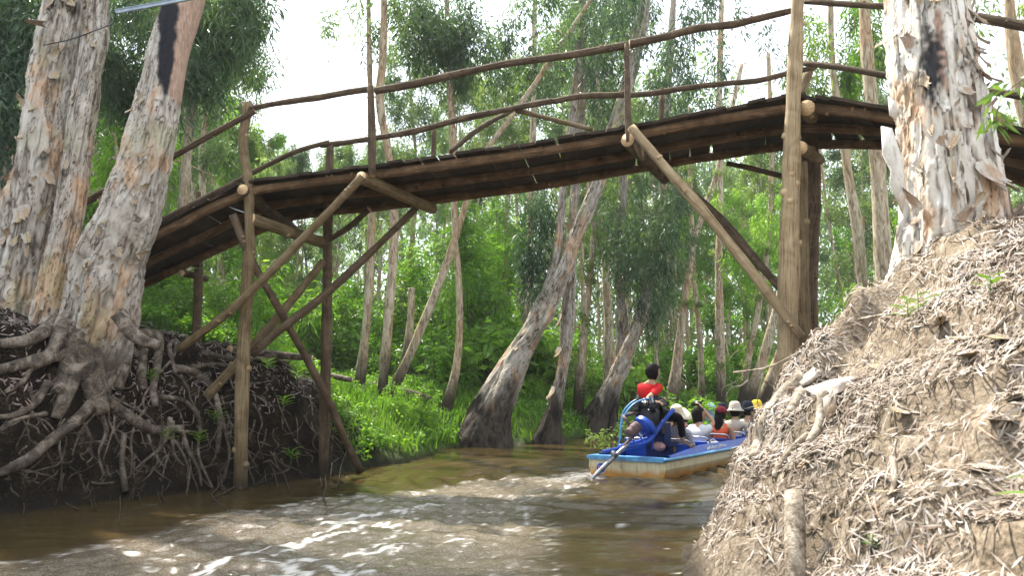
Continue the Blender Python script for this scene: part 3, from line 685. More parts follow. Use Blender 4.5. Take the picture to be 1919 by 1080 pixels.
# --- left foreground: the leaning tree with the scorched, peeled top
oB = np.array(P(175, 640, 8.93)); TB = empty('paperbark_tree', oB, 'leaning paperbark with a charred strip and peeled orange bark at its top', 'tree')
def in_px(V):
    x = 959.5; Yf = np.maximum(V[..., 1], .1); z = V[..., 2]-EYE
    f = Yf*math.cos(PITCH)+z*math.sin(PITCH); u = -Yf*math.sin(PITCH)+z*math.cos(PITCH); return 959.5+V[..., 0]/f*FPX, 540-u/f*FPX
def bare(V):           # the part above the torn edge, right of the scorched strip
    x, y = in_px(V); ln = 330 + (190-y)*.0 
    e = (y - (60 + (x-268)*1.9 + 14*vnoise(x*.09, y*.09, 0, 3)))
    return sstep(6, -6, y - (215 - np.clip(345-x, 0, 60)*1.6 + 10*vnoise(x*.09, y*.09, 0, 3)))*sstep(-6, 3, x - 313)
def scorch(V):
    x, y = in_px(V); cx = 313 + (60-y)*.02 + 3*vnoise(y*.06, 0, 0, 4); hw = 17 - np.clip(y-110, 0, 70)*.16 + 3*vnoise(x*.02, y*.035, 1, 5) + 1.5*vnoise(x*.3, y*.2, 1, 5)
    return sstep(5, -4, np.abs(x-cx)-hw)*sstep(178, 165, y + 14*vnoise(x*.2, 0, 0, 2))
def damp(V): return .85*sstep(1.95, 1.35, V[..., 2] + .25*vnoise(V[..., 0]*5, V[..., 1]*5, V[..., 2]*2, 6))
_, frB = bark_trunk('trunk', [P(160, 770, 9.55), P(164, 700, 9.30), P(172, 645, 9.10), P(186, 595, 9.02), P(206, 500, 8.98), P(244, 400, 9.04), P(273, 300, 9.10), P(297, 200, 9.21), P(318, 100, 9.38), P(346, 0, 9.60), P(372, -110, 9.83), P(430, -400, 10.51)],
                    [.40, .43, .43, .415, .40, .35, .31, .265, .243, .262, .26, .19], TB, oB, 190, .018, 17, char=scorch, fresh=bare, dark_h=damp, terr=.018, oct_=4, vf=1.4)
put_flakes(TB, oB, frB, 100, .07, .20, 8, .12, .52)
mb = MB()
root_tubes(mb, [([(150, 655), (105, 668), (60, 680), (20, 690), (-30, 700)], .085, .05)], .10)
root_sets = [
    ([(140, 598), (118, 640), (98, 668), (62, 684)], .13, .07), ([(150, 620), (140, 665), (128, 700), (112, 740)], .13, .08), ([(178, 610), (180, 660), (186, 705), (196, 740)], .17, .10), ([(205, 610), (222, 650), (232, 690), (222, 730)], .13, .06),
    ([(228, 590), (248, 622), (272, 640), (300, 650)], .10, .05), ([(120, 590), (90, 620), (50, 640), (5, 645)], .10, .05),
    ([(155, 650), (165, 690), (182, 735), (195, 775)], .17, .09), ([(190, 742), (150, 785), (95, 828), (45, 868), (-10, 890)], .085, .04),
    ([(150, 680), (138, 715), (120, 760), (108, 785)], .11, .06), ([(185, 740), (240, 778), (290, 806), (345, 802)], .085, .04),
    ([(235, 655), (222, 690), (205, 725), (196, 750)], .075, .055), ([(205, 660), (235, 650), (262, 668)], .07, .05),
    ([(262, 625), (298, 632), (296, 680), (288, 730), (294, 765)], .06, .035), ([(330, 690), (372, 702), (402, 738), (413, 790), (408, 850)], .055, .03),
    ([(300, 745), (345, 752), (375, 790), (372, 850), (398, 915)], .03, .018), ([(92, 715), (70, 755), (30, 778), (-10, 783)], .05, .03),
    ([(234, 812), (230, 862), (234, 905), (236, 922)], .03, .035), ([(240, 770), (275, 802), (330, 808), (374, 812)], .04, .02),
    ([(206, 745), (212, 778)], .03, .012), ([(330, 700), (318, 650), (330, 640), (326, 668), (300, 700)], .03, .02),
    ([(380, 660), (430, 672), (480, 672), (540, 680)], .04, .03), ([(358, 690), (400, 684), (450, 690)], .04, .03),
    ([(190, 770), (200, 810), (185, 850), (195, 890)], .03, .012), ([(120, 800), (112, 835), (118, 870)], .025, .01), ([(160, 800), (172, 828), (160, 850)], .022, .01),
    ([(60, 690), (40, 720), (10, 735)], .03, .02), ([(340, 800), (352, 840), (372, 880), (378, 912)], .03, .015), ([(300, 812), (330, 830), (352, 872), (350, 900)], .028, .012),
    ([(205, 820), (228, 790), (240, 770)], .02, .02), ([(410, 760), (420, 800), (430, 850), (418, 905)], .03, .02), ([(350, 840), (356, 880), (350, 930)], .022, .012), ([(172, 905), (188, 908), (214, 905)], .02, .016),
    ([(270, 640), (268, 700), (272, 730)], .07, .05)]
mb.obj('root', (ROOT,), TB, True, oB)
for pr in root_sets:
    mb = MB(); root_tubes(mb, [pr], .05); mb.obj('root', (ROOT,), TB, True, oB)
# hair roots hanging over the cut bank
def hair(region, count, r, seed, parent, off, length=(30, 110), m=ROOT, dx=30, ymin=2.2):
    rg = np.random.RandomState(seed); mb = MB()
    for _ in range(count):
        x, y = rg.uniform(*region[0]), rg.uniform(*region[1]); n = rg.randint(3, 6); Lp = rg.uniform(*length); a = rg.normal(0, .7)
        pth = [(x, y)]
        for k in range(n): a += rg.normal(0, .5); x += math.sin(a)*Lp/n + rg.normal(0, 3); y += abs(math.cos(a))*Lp/n; pth.append((x, y))
        root_tubes(mb, [(pth, r*rg.uniform(.6, 1.6), r*.3)], .03, seg=5, ymin=ymin)
    return tag(mb.obj('root_hairs', (m,), parent, True, off), kind='stuff')
hair(((-10, 430), (680, 790)), 24, .022, 5, TB, oB, (80, 210))
hair(((-10, 420), (690, 900)), 150, .011, 3, TB, oB)
hair(((420, 660), (690, 890)), 70, .012, 4, TB, oB)
# --- the big bright tree on the right bank
oC = np.array(P(1775, 560, 6.3)); TC = empty('paperbark_tree', oC, 'massive pale paperbark tree with shaggy peeling bark on the right bank', 'tree')
def scC(V):
    x, y = in_px(V); return .93*sstep(7, -5, np.hypot((x-1748)/17, (y-118)/58)*10 - 10 + 5*vnoise(x*.12, y*.12, 0, 3))
def orC(V):
    x, y = in_px(V); cx = 1762 + (y-90)*.10 + 3*vnoise(y*.05, 0, 0, 1); return sstep(2, -2, np.abs(x-cx)-8-3*vnoise(y*.1, 1, 0, 1))*sstep(10, 22, y)*sstep(176, 160, y)
_, frC = bark_trunk('trunk', [P(1765, 760, 5.9), P(1770, 640, 6.0), P(1785, 540, 6.1), P(1782, 450, 6.12), P(1772, 350, 6.15), P(1763, 250, 6.2), P(1752, 130, 6.3), P(1738, 0, 6.45), P(1722, -140, 6.6), P(1690, -420, 7.0)],
                    [.66, .58, .465, .42, .385, .355, .325, .30, .28, .23], TC, oC, 210, .016, 29, char=scC, fresh=orC, terr=.022, flute=.12, m=BARK_PALE, vf=.85)
put_flakes(TC, oC, frC, 130, .06, .30, 12, .16, .66, flakes=FLAKES_PALE)
# the large torn sheets at its left edge and right edge
def sheet(px_pts, Y, name_lab, fr_=0., dpt=.05):
    c = np.array([P(x, y, Y) for x, y in px_pts]); ctr = c.mean(0); mb = MB(); n = len(c)
    ring2 = (c-ctr)*.5 + ctr; ring2[:, 1] -= dpt; back = c + (0, .012, 0)
    V = np.vstack((c, ring2, ctr[None]-(0, dpt*1.3, 0), back)); F = [[i, (i+1) % n, n+(i+1) % n, n+i] for i in range(n)] + [[n+i, n+(i+1) % n, 2*n] for i in range(n)] + [[2*n+1+i for i in range(n)][::-1]] + [[i, 2*n+1+i, 2*n+1+(i+1) % n, (i+1) % n] for i in range(n)]
    o = obj('bark_sheet', mesh_data('bark_sheet', V-oC, [F], (BARK_PALE,), True, None, {'layer': .85+np.zeros(len(V)), 'dark': np.zeros(len(V)), 'char': np.zeros(len(V)), 'fresh': fr_+np.zeros(len(V))}), TC)
    if name_lab: tag(o, name_lab)
sheet([(1652, 236), (1672, 240), (1692, 300), (1700, 360), (1692, 400), (1668, 345), (1670, 320), (1655, 290)], 5.95, 'pale torn sheet of bark standing out from the left edge', dpt=.03)
0 and sheet([(1700, 160), (1752, 152), (1744, 200), (1735, 240), (1715, 250), (1722, 205), (1704, 185)], 5.88, None)
0 and sheet([(1725, 255), (1760, 250), (1785, 290), (1775, 325), (1745, 320), (1728, 290)], 5.80, None)
sheet([(1840, 160), (1850, 165), (1852, 240), (1846, 250), (1838, 200)], 6.0, None)
sheet([(1850, 290), (1872, 325), (1868, 350), (1852, 340)], 5.85, None)
sheet([(1665, 180), (1676, 190), (1680, 225), (1668, 215)], 6.0, None)
# --- roots, stake, sticks and bark on the right bank
for pr in [([(1500, 735), (1480, 775), (1462, 800), (1440, 840), (1425, 880)], .055, .03), ([(1538, 735), (1535, 790), (1515, 830)], .05, .04), ([(1515, 815), (1480, 845), (1455, 880), (1450, 895)], .035, .022),
           ([(1505, 705), (1460, 750), (1432, 790), (1420, 830), (1412, 860)], .085, .05), ([(1470, 770), (1440, 830), (1420, 870)], .045, .02), 
           ([(1670, 840), (1675, 900), (1668, 935), (1690, 960)], .022, .012), ([(1775, 635), (1840, 632), (1880, 600), (1919, 560)], .018, .018), ([(1560, 850), (1590, 890), (1610, 900)], .014, .01),
           ([(1520, 985), (1545, 1010), (1550, 1040), (1575, 1060)], .016, .01), ([(1600, 870), (1640, 880), (1650, 895)], .014, .008)]:
    pr = (pr[0], pr[1]*.72, pr[2]*.72); mb = MB(); root_tubes(mb, [pr], .03, default=6.6); mb.obj('root', (ROOT_PALE,), TC, True, oC)
hair(((1380, 1700), (700, 1040)), 90, .008, 14, TC, oC, (25, 90), ROOT_PALE)
# ---------------------------------------------------------------- leaves: crowns, twig sprays, creepers
def leaves(ctr, spread, count, ln, wd, seed, droop=.6, shape='hang', tint=None):
    """ctr (k,3), spread (k,) or (k,3), count per centre -> V, F, tint of folded diamond leaves"""
    rg = np.random.RandomState(seed); k = len(ctr); n = k*count
    c = np.repeat(ctr, count, 0); sp = np.asarray(spread, float)
    if sp.ndim == 1: sp = np.stack((sp, sp, sp), -1)
    sp = np.repeat(sp, count, 0)
    q = rg.normal(0, 1, (n, 3)); q /= np.linalg.norm(q, axis=1)[:, None]; q *= rg.uniform(0, 1, (n, 1))**.45
    p = c + q*sp
    if shape == 'hang':
        p[:, 2] -= rg.exponential(.25, n)*sp[:, 2]
    a = rg.normal(0, 1, (n, 3)); a[:, 2] = a[:, 2]*.5 - droop*1.6; a += q*.6; a /= np.linalg.norm(a, axis=1)[:, None]
    b = np.cross(a, rg.normal(0, 1, (n, 3))); b /= np.linalg.norm(b, axis=1)[:, None]
    L = ln*rg.uniform(.6, 1.3, (n, 1)); Wd = wd*rg.uniform(.7, 1.3, (n, 1)); nn = np.cross(a, b)
    v0 = p; v1 = p + a*L*.45 + b*Wd*.5 + nn*Wd*.2; v2 = p + a*L; v3 = p + a*L*.45 - b*Wd*.5 + nn*Wd*.2; v2 = v2 - np.array((0, 0, 1))*L*.12
    V = np.stack((v0, v1, v2, v3), 1).reshape(-1, 3); F = np.arange(n*4).reshape(-1, 4)
    ct = rg.uniform(0, 1, k) if tint is None else np.full(k, tint)
    t = np.clip(np.repeat(ct, count)*.55 + rg.uniform(0, .45, n), 0, 1)
    return V, F, np.repeat(t, 4)
def tree_type(seed, H, r0, c0, cr, nclump, per, lean=.6, leaf=LEAF, ln=.19, wd=.045, multi=1, low=0.):
    """returns trunk mesh (with limbs) and crown mesh, base at the origin"""
    rg = np.random.RandomState(seed); tb = MB(); cts = []; sps = []
    for m in range(multi):
        ang = rg.uniform(0, 6.28); lx = rg.uniform(.3, 1)*lean*(1+.8*(multi > 1)); hh = H*rg.uniform(.85, 1)
        nseg = 8; t = np.linspace(0, 1, nseg)[:, None]
        c = np.c_[t*lx*math.cos(ang)*t**.4, t*lx*math.sin(ang)*t**.4, t*hh]; c[1:, :2] += np.cumsum(rg.normal(0, .10, (nseg-1, 2)), 0)
        if m: c[:, :2] += rg.uniform(-.25, .25, 2)
        rad = r0*(1-.82*t[:, 0])*(1+.5*np.exp(-t[:, 0]*18)); c[0, 2] = -.35
        add_tube(tb, c, rad, seg=9, n=44, rough=.12, seed=seed+m, freq=4)
        for i in range(nclump//multi):
            f = c0 + (1-c0)*rg.uniform(0, 1)**.8 if rg.rand() > low else rg.uniform(.15, c0)
            b = np.array([np.interp(f, t[:, 0], c[:, q]) for q in range(3)]); az = rg.uniform(0, 6.28)
            Lb = cr*(1.15-.75*(f-c0)/(1.001-c0))*rg.uniform(.3, 1.0) if f > c0 else cr*rg.uniform(.2, .5)
            e = b + np.array((math.cos(az)*Lb, math.sin(az)*Lb, Lb*rg.uniform(.25, 1.0)))
            mid = (b+e)/2 + np.array((0, 0, .12*Lb))
            add_tube(tb, [b, mid, e], [r0*.28*(1.1-f), r0*.18*(1.1-f)+.006, .006], seg=4, n=5, cap=False)
            cts.append(e); z_ = rg.uniform(.2, .5); sps.append((z_, z_, z_*1.4))
            cts.append(mid*.4+e*.6 + rg.normal(0, .35, 3)); sps.append((.26, .26, .36))
    V, F, T = leaves(np.array(cts), np.array(sps)*(cr/1.6)**.5, per, ln, wd, seed+1)
    n = tb.n; z = np.concatenate(tb.V)[:, 2]
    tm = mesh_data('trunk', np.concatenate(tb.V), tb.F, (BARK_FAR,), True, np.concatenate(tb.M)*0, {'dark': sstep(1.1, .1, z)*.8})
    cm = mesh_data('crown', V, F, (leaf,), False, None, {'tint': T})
    return tm, cm, H
TYPES = [tree_type(1, 15, .15, .45, 1.9, 42, 125), tree_type(2, 13, .12, .40, 1.6, 38, 120, 1.2, LEAF_COOL), tree_type(3, 17, .17, .5, 2.2, 46, 130, .5, LEAF_COOL),
         tree_type(4, 12, .10, .35, 1.5, 36, 110, 1.0, LEAF), tree_type(5, 14, .11, .3, 1.5, 40, 110, .9, LEAF, .18, .04, 2, .2), tree_type(6, 10, .09, .3, 1.3, 34, 170, 1.4, LEAF, .18, .042, 1, .3),
         tree_type(7, 16, .14, .38, 1.7, 42, 120, .8, LEAF_COOL, .2, .036, 1, .15), tree_type(8, 9, .07, .25, 1.2, 34, 110, .8, LEAF_BRIGHT, .18, .05, 2, .3),
         tree_type(9, 17, .12, .72, 1.5, 22, 120, 1.3, LEAF_COOL), tree_type(10, 15, .10, .66, 1.4, 20, 110, 1.0, LEAF), tree_type(11, 16, .13, .7, 1.6, 22, 120, .5, LEAF)]
def far_tree(k, x, y, H, label, group=None, rz=None, wide=1.0):
    tm, cm, H0 = TYPES[k]; s_ = H/H0
    e = empty('paperbark_tree', (x, y, h1(x, y)-.05), label, 'tree', group, rnd.uniform(0, 6.28) if rz is None else rz)
    e.scale = (s_*wide, s_*wide, s_); obj('trunk', tm, e); obj('crown', cm, e); return e
# every background tree: random but kept out of the water; low where the sky shows in the photograph
placed = []
def free(x, y, dmin):
    for a, b in placed:
        if (x-a)**2+(y-b)**2 < dmin*dmin: return False
    return True
kinds_lab = {0: 'tall', 1: 'leaning', 2: 'tallest', 3: 'slim', 4: 'twin stemmed', 5: 'crooked low', 6: 'feathery', 7: 'small bright green', 8: 'bare stemmed leaning', 9: 'bare stemmed slim', 10: 'bare stemmed tall'}
n_far = 0
SECT = [(250, 'beyond the left foreground trunks'), (440, 'over the left end of the bridge'), (690, 'left of the middle rail post'), (830, 'just right of the middle rail post'), (960, 'behind the bamboo'), (1120, 'behind the big leaning tree'), (1260, 'behind the boatman'),
        (1400, 'beyond the passengers'), (1480, 'just left of the tallest bridge post'), (1680, 'between the tallest post and the big bright tree'), (1880, 'behind the big bright tree'), (9999, 'at the right edge of the wood')]
def sector(px): return next(t for lim, t in SECT if px < lim)
RANK = ['nearest', 'second nearest', 'third nearest', 'fourth nearest', 'fifth nearest', 'sixth nearest', 'seventh nearest', 'eighth nearest', 'ninth nearest', 'tenth nearest', 'eleventh nearest', 'twelfth nearest', 'thirteenth nearest', 'fourteenth nearest', 'fifteenth nearest', 'sixteenth nearest', 'seventeenth nearest', 'eighteenth nearest', 'nineteenth nearest', 'twentieth nearest']
def name_all(lst, noun):
    seen = {}
    for e_, tone, sec, y in sorted(lst, key=lambda q: q[3]):
        n_ = seen.get((tone, sec), 0); seen[(tone, sec)] = n_+1; e_['label'] = (RANK[min(n_, 19)] + ' ' + tone + ' ' + noun + ' ' + sec)
FT = []
for Yb, cnt, dm in ((17, 0, 1.2), (24, 24, 1.4), (31, 40, 1.4), (40, 46, 1.5), (52, 50, 1.8)):
    tries = 0; c_ = 0
    while c_ < cnt and tries < 4000:
        tries += 1
        y = rnd.uniform(Yb*.82, Yb*1.2); x = rnd.uniform(-.86, .86)*y
        hz_ = h1(x, y)
        if hz_ < .35 or not free(x, y, dm): continue
        px = 959.5 + x/y*FPX*.98
        k = rnd.choice([0, 1, 2, 3, 4, 5, 6, 7, 2, 8, 9, 10, 8, 9, 10, 8, 9, 10]); H = TYPES[k][2]*rnd.uniform(.85, 1.2)
        if y < 20 and px < 1500 and px > 250: continue
        if y < 26 and 840 < px < 1480: continue
        if 420 < px < 745:
            H = min(H, .29*y + 1.5)
        elif 745 <= px < 1000: H = min(H, .50*y)
        elif 1380 < px < 1480: H = min(H, .42*y)
        if H < 5: continue
        placed.append((x, y)); c_ += 1; n_far += 1
        tone = kinds_lab[k]
        FT.append((far_tree(k, x, y, H, 'x', 'trees of the far forest'), tone, sector(px), y))
name_all(FT, 'paperbark')
# the wood behind them all, one mass
def mass():
    rg = np.random.RandomState(5); cs = []; sp = []
    for th in np.linspace(-.92, .92, 250):
        for lay in range(2):
            y = rg.uniform(58, 80); x = th*y + rg.normal(0, 1); px = 959.5+th*FPX
            top = 22 + 5*math.sin(th*9)+rg.normal(0, 3)
            if 400 < px < 760: top *= .55
            hz = 2
            for q in range(14):
                z = hz + top*(q+rg.rand())/14; cs.append((x+rg.normal(0, 1.5), y+rg.normal(0, 1), z)); r = rg.uniform(.8, 1.8); sp.append((r, r, r*1.2))
    V, F, T = leaves(np.array(cs), np.array(sp), 26, .55, .20, 8)
    tag(obj('distant_forest', mesh_data('distant_forest', V, F, (LEAF_COOL,), False, None, {'tint': T})), 'continuous mass of far green forest behind the single trees', 'forest', kind='stuff')
mass()

# ---------------------------------------------------------------- trees that can be picked out one by one, trunks traced
def traced(label, pts, wpx, Yd=None, leaf=LEAF_COOL, crown=(), creeper=0, flare=.7, m=BARK_FAR, name='paperbark_tree', seg=12, hang=(), dark=True, extend=None, ext_pts=None, wood_rough=.12, cat='tree', grp=None, ln=.18, wd=.04):
    base = hit(*pts[0]) if Yd is None else None
    if base is None: base = P(*pts[0], Yd or 20)
    Y0 = base[1]; 
    W = []; 
    for i, q in enumerate(pts): W.append(P(q[0], q[1], Y0 + (q[2] if len(q) > 2 else 0)))
    r = [w/2/FPX*Y0 for w in wpx]; W = np.array(W)
    W = np.vstack((W[0] - (0, 0, .4), W)); r = [r[0]*1.1] + r
    off = base; root = empty(name, base, label, cat, grp)
    mb = MB(); add_tube(mb, W, r, seg=seg, n=60, rough=wood_rough, seed=rnd.randint(0, 999), freq=5)
    V = np.concatenate(mb.V)
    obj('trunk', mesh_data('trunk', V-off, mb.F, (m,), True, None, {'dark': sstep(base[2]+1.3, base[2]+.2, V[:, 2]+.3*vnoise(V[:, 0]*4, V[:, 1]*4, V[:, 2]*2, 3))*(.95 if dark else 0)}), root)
    cts = []; sps = []; per = 160
    for (x, y, d, sx_, n) in crown:          # clumps: px, py, depth offset, spread (m), count
        rg = np.random.RandomState(int(x+y)); c0 = P(x, y, Y0+d)
        for k in range(n):
            q = c0 + rg.normal(0, 1, 3)*np.array((sx_, sx_, sx_*.8)); cts.append(q); z = rg.uniform(.22, .45); sps.append((z, z, z*1.6))
        j = np.argmin(np.linalg.norm(W-c0, axis=1)); mb2 = MB()
        add_tube(mb2, [W[j], (W[j]+c0)/2+(0, 0, .2), c0], [.03, .02, .008], seg=5, n=8); 
        obj('limb', mesh_data('limb', np.concatenate(mb2.V)-off, mb2.F, (m,), True, None, {'dark': np.zeros(mb2.n)}), root)
    if cts:
        V, F, T = leaves(np.array(cts), np.array(sps), per, ln, wd, int(pts[0][0]), .8)
        obj('crown', mesh_data('crown', V-off, F, (leaf,), False, None, {'tint': T}), root)
    if creeper:
        rg = np.random.RandomState(int(pts[0][0])+3); s_ = spline(W, 80)[6:70]; idx = rg.randint(0, len(s_), creeper)
        c = s_[idx] + rg.normal(0, .13, (creeper, 3)); V, F, T = leaves(c, np.full(creeper, .16), 60, .10, .035, 7, .7)
        obj('creeper', mesh_data('creeper', V-off, F, (LEAF,), False, None, {'tint': T}), root)
    return root, W, r
# mid-distance trees
def fluted(label, pts, wpx, Yd, flare_h, seed, second=None, crown=(), name='paperbark_tree', leaf=LEAF_COOL):
    base = G(*pts[0][:2]); Y0 = Yd or base[1]; base = P(pts[0][0], pts[0][1], Y0); off = base
    root = empty(name, base, label, 'tree')
    W = np.array([P(q[0], q[1], Y0+(q[2] if len(q) > 2 else 0)) for q in pts]); W = np.vstack((W[0]-(0, 0, .5), W)); r = [wpx[0]/2/FPX*Y0*1.15]+[w/2/FPX*Y0 for w in wpx]
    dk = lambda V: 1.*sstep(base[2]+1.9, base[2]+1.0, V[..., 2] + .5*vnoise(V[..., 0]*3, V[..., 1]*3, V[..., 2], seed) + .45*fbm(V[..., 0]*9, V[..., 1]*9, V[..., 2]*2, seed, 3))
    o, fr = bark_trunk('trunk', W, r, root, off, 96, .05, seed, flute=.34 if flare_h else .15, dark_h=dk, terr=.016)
    if second:
        W2 = np.array([P(q[0], q[1], Y0+(q[2] if len(q) > 2 else 0)) for q in second[0]]); bark_trunk('trunk', W2, [w/2/FPX*Y0 for w in second[1]], root, off, 60, .06, seed+1, terr=.012)
    put_flakes(root, off, fr, 16, .15, .4, seed, .15, .7)
    cts = []; sps = []
    for (x, y, d, s_, n) in crown:
        rg = np.random.RandomState(int(x+y)); c0 = P(x, y, Y0+d)
        for k in range(n): cts.append(c0 + rg.normal(0, 1, 3)*np.array((s_, s_, s_*.8))); z = rg.uniform(.22, .42); sps.append((z, z, z*1.9))
    if cts:
        V, F, T = leaves(np.array(cts), np.array(sps), 130, .19, .038, seed, .9); obj('crown', mesh_data('crown', V-off, F, (leaf,), False, None, {'tint': T}), root)
    return root
fluted('leaning forked paperbark with a broad dark fluted base at the water', [(905, 836), (925, 760), (962, 680), (1008, 605), (1050, 520), (1085, 430), (1118, 350), (1150, 250), (1180, 150), (1200, 60), (1215, -60), (1235, -200)],
       [112, 74, 48, 38, 32, 28, 26, 26, 25, 24, 20, 14], None, True, 31,
       second=([(975, 655), (1005, 590), (1038, 505), (1050, 420), (1058, 330), (1072, 220), (1085, 100), (1095, -60)], [34, 24, 17, 15, 15, 14, 12, 9]),
       leaf=LEAF_DARK, crown=((1004, 480, .3, .2, 9), (1018, 400, .3, .22, 8), (1012, 545, .3, .14, 4), (1150, 90, 0, 1.0, 16), (1250, 60, 1, 1.2, 18), (1060, 20, 0, 1.2, 14), (1290, 150, .5, .8, 10), (1180, -60, 0, 1.6, 20)))
fluted('small crooked paperbark with a black stump-like foot beside the water', [(1025, 832), (1032, 790), (1045, 735), (1056, 670), (1062, 600), (1068, 520), (1075, 400), (1085, 250), (1095, 60)], [60, 34, 24, 22, 24, 20, 16, 14, 10], None, True, 37,
       crown=((1100, 200, 0, .8, 8), (1085, 60, 0, 1.2, 12)))
fluted('dark leaning tree with a spreading root base right of the small crooked one', [(1105, 816), (1122, 770), (1150, 715), (1180, 650), (1205, 580), (1222, 500), (1240, 380), (1250, 200), (1262, 0)], [70, 42, 30, 26, 22, 19, 16, 14, 10], None, True, 41,
       crown=((1215, 520, -.5, .5, 14), (1195, 450, -.4, .5, 12), (1240, 440, -.2, .6, 14), (1230, 360, 0, .7, 14), (1180, 400, 0, .5, 9), (1250, 560, 0, .4, 8), (1260, 250, 0, 1, 10)), leaf=LEAF_DARK)
fluted('dark upright tree rising close behind the blue boat stern', [(1140, 814), (1148, 760), (1162, 690), (1165, 600), (1160, 500), (1166, 380), (1172, 240), (1175, 60)], [44, 26, 20, 17, 15, 14, 12, 9], None, True, 43, crown=((1160, 480, .5, .5, 8), (1140, 400, .5, .6, 10)), leaf=LEAF)
T1 = traced
T1('tall straight pale trunk on the grassy bank, left of a matching one', [(672, 735), (682, 650), (692, 540), (697, 400), (697, 250), (692, 100), (690, -80)], [24, 17, 16, 14, 12, 10, 8], 17.5, crown=((690, -60, 0, 1.5, 12), (640, 420, 2, .6, 6)))
T1('tall straight trunk with a bark rag, right of its matching neighbour', [(716, 742), (724, 640), (736, 500), (738, 400), (728, 290), (712, 190), (718, 90), (722, -80)], [22, 17, 17, 17, 16, 16, 15, 11], 17, crown=((730, -80, 0, 1.2, 12),))
T1('slim trunk leaning right across the bank towards the bridge deck', [(732, 742), (765, 672), (806, 575), (842, 480), (868, 400), (900, 300), (950, 230), (1000, 160), (1060, 70), (1120, -20)], [20, 18, 16, 14, 12, 11, 11, 10, 9, 7], 17, crown=((1010, 60, 0, .9, 10),))
T1('broken bare trunk snapped off below the bridge deck', [(760, 690), (766, 640), (770, 590), (771, 540)], [20, 17, 14, 12], 20, name='dead_tree')
T1('thin crooked reddish trunk standing left of the big leaning tree', [(838, 762), (855, 690), (862, 600), (858, 500), (852, 440), (850, 300), (842, 120), (835, -60)], [22, 14, 12, 11, 12, 14, 12, 9], 18.5, leaf=LEAF_DARK, crown=((820, 40, 0, .8, 18), (860, 70, 0, .9, 18), (800, 110, 0, .6, 10), (900, 110, .5, .8, 12), (790, 20, 0, .5, 8)))
T1('pale straight trunk seen just left of the forked leaning tree', [(985, 640), (990, 560), (994, 450), (996, 340), (1000, 200), (1002, 0)], [16, 14, 13, 12, 11, 9], 23)
T1('pale vertical trunk standing above the passengers in the boat', [(1352, 752), (1350, 650), (1347, 500), (1350, 380), (1348, 200), (1352, 0)], [20, 17, 14, 13, 12, 10], 27, creeper=20)
T1('white leaning trunk right of the passengers, first of a pair', [(1400, 758), (1425, 690), (1450, 600), (1468, 520), (1490, 400), (1520, 260)], [24, 20, 16, 14, 12, 10], 24)
T1('grey leaning trunk right of the passengers, second of a pair', [(1428, 760), (1448, 700), (1468, 640), (1496, 560), (1530, 460)], [24, 18, 14, 12, 10], 25)
T1('slim curved trunk with orange bark behind the boatman', [(1255, 765), (1268, 690), (1278, 600), (1290, 520), (1302, 450), (1325, 380), (1350, 300), (1390, 120)], [26, 20, 14, 12, 12, 11, 10, 8], 25, creeper=14)
T1('creeper hung slim trunk between the pale trunk and the bridge post', [(1390, 745), (1405, 660), (1425, 560), (1440, 450), (1446, 300), (1440, 100)], [16, 12, 11, 10, 10, 8], 27, leaf=LEAF_BRIGHT, creeper=60, crown=((1440, 400, 0, .8, 9), (1420, 470, 0, .6, 6)))
T1('thin pale trunk left of the orange barked curved one', [(1315, 760), (1312, 640), (1300, 520), (1296, 400), (1290, 200)], [14, 11, 10, 9, 8], 29, creeper=40)
T1('slender dark trunk between the leaning forked tree and the dark ones', [(1085, 755), (1092, 650), (1104, 540), (1112, 450), (1120, 300)], [22, 15, 12, 11, 9], 23, creeper=30)
# right, beyond the bridge
T1('thick pale trunk seen under and above the bridge beside the big tree', [(1660, 620), (1656, 500), (1650, 400), (1644, 300), (1632, 180), (1622, 60), (1618, -60)], [38, 32, 29, 27, 26, 24, 20], 13, leaf=LEAF_BRIGHT, crown=((1600, 60, 1.5, .7, 10), (1680, 450, 1, .5, 8)), dark=False)
T1('trunk bending left under the right end of the bridge', [(1625, 620), (1614, 500), (1604, 410), (1590, 330), (1580, 250), (1560, 120), (1556, -40)], [22, 20, 19, 17, 15, 13, 10], 15, leaf=LEAF, crown=((1560, 60, 0, .8, 12), (1600, 160, 1, .7, 8)), dark=False)
T1('dark branching tree at the top right corner', [(1990, 420), (1960, 300), (1920, 200), (1896, 60), (1890, -60)], [40, 36, 30, 22, 16], 10, leaf=LEAF, crown=((1900, 30, 3, .9, 10),))
e_ = [o for o in C.objects if o.get('label', '').startswith('dark branching tree')][0]; mb = MB(); add_tube(mb, [P(1815, 160, 9.6), P(1850, 205, 9.7), P(1895, 250, 9.8), P(1945, 320, 9.95)], [.07, .085, .095, .11], seg=10, rough=.15)
V = np.concatenate(mb.V); obj('limb', mesh_data('limb', V-np.array(e_.location), mb.F, (WOOD_MID,), True), e_)
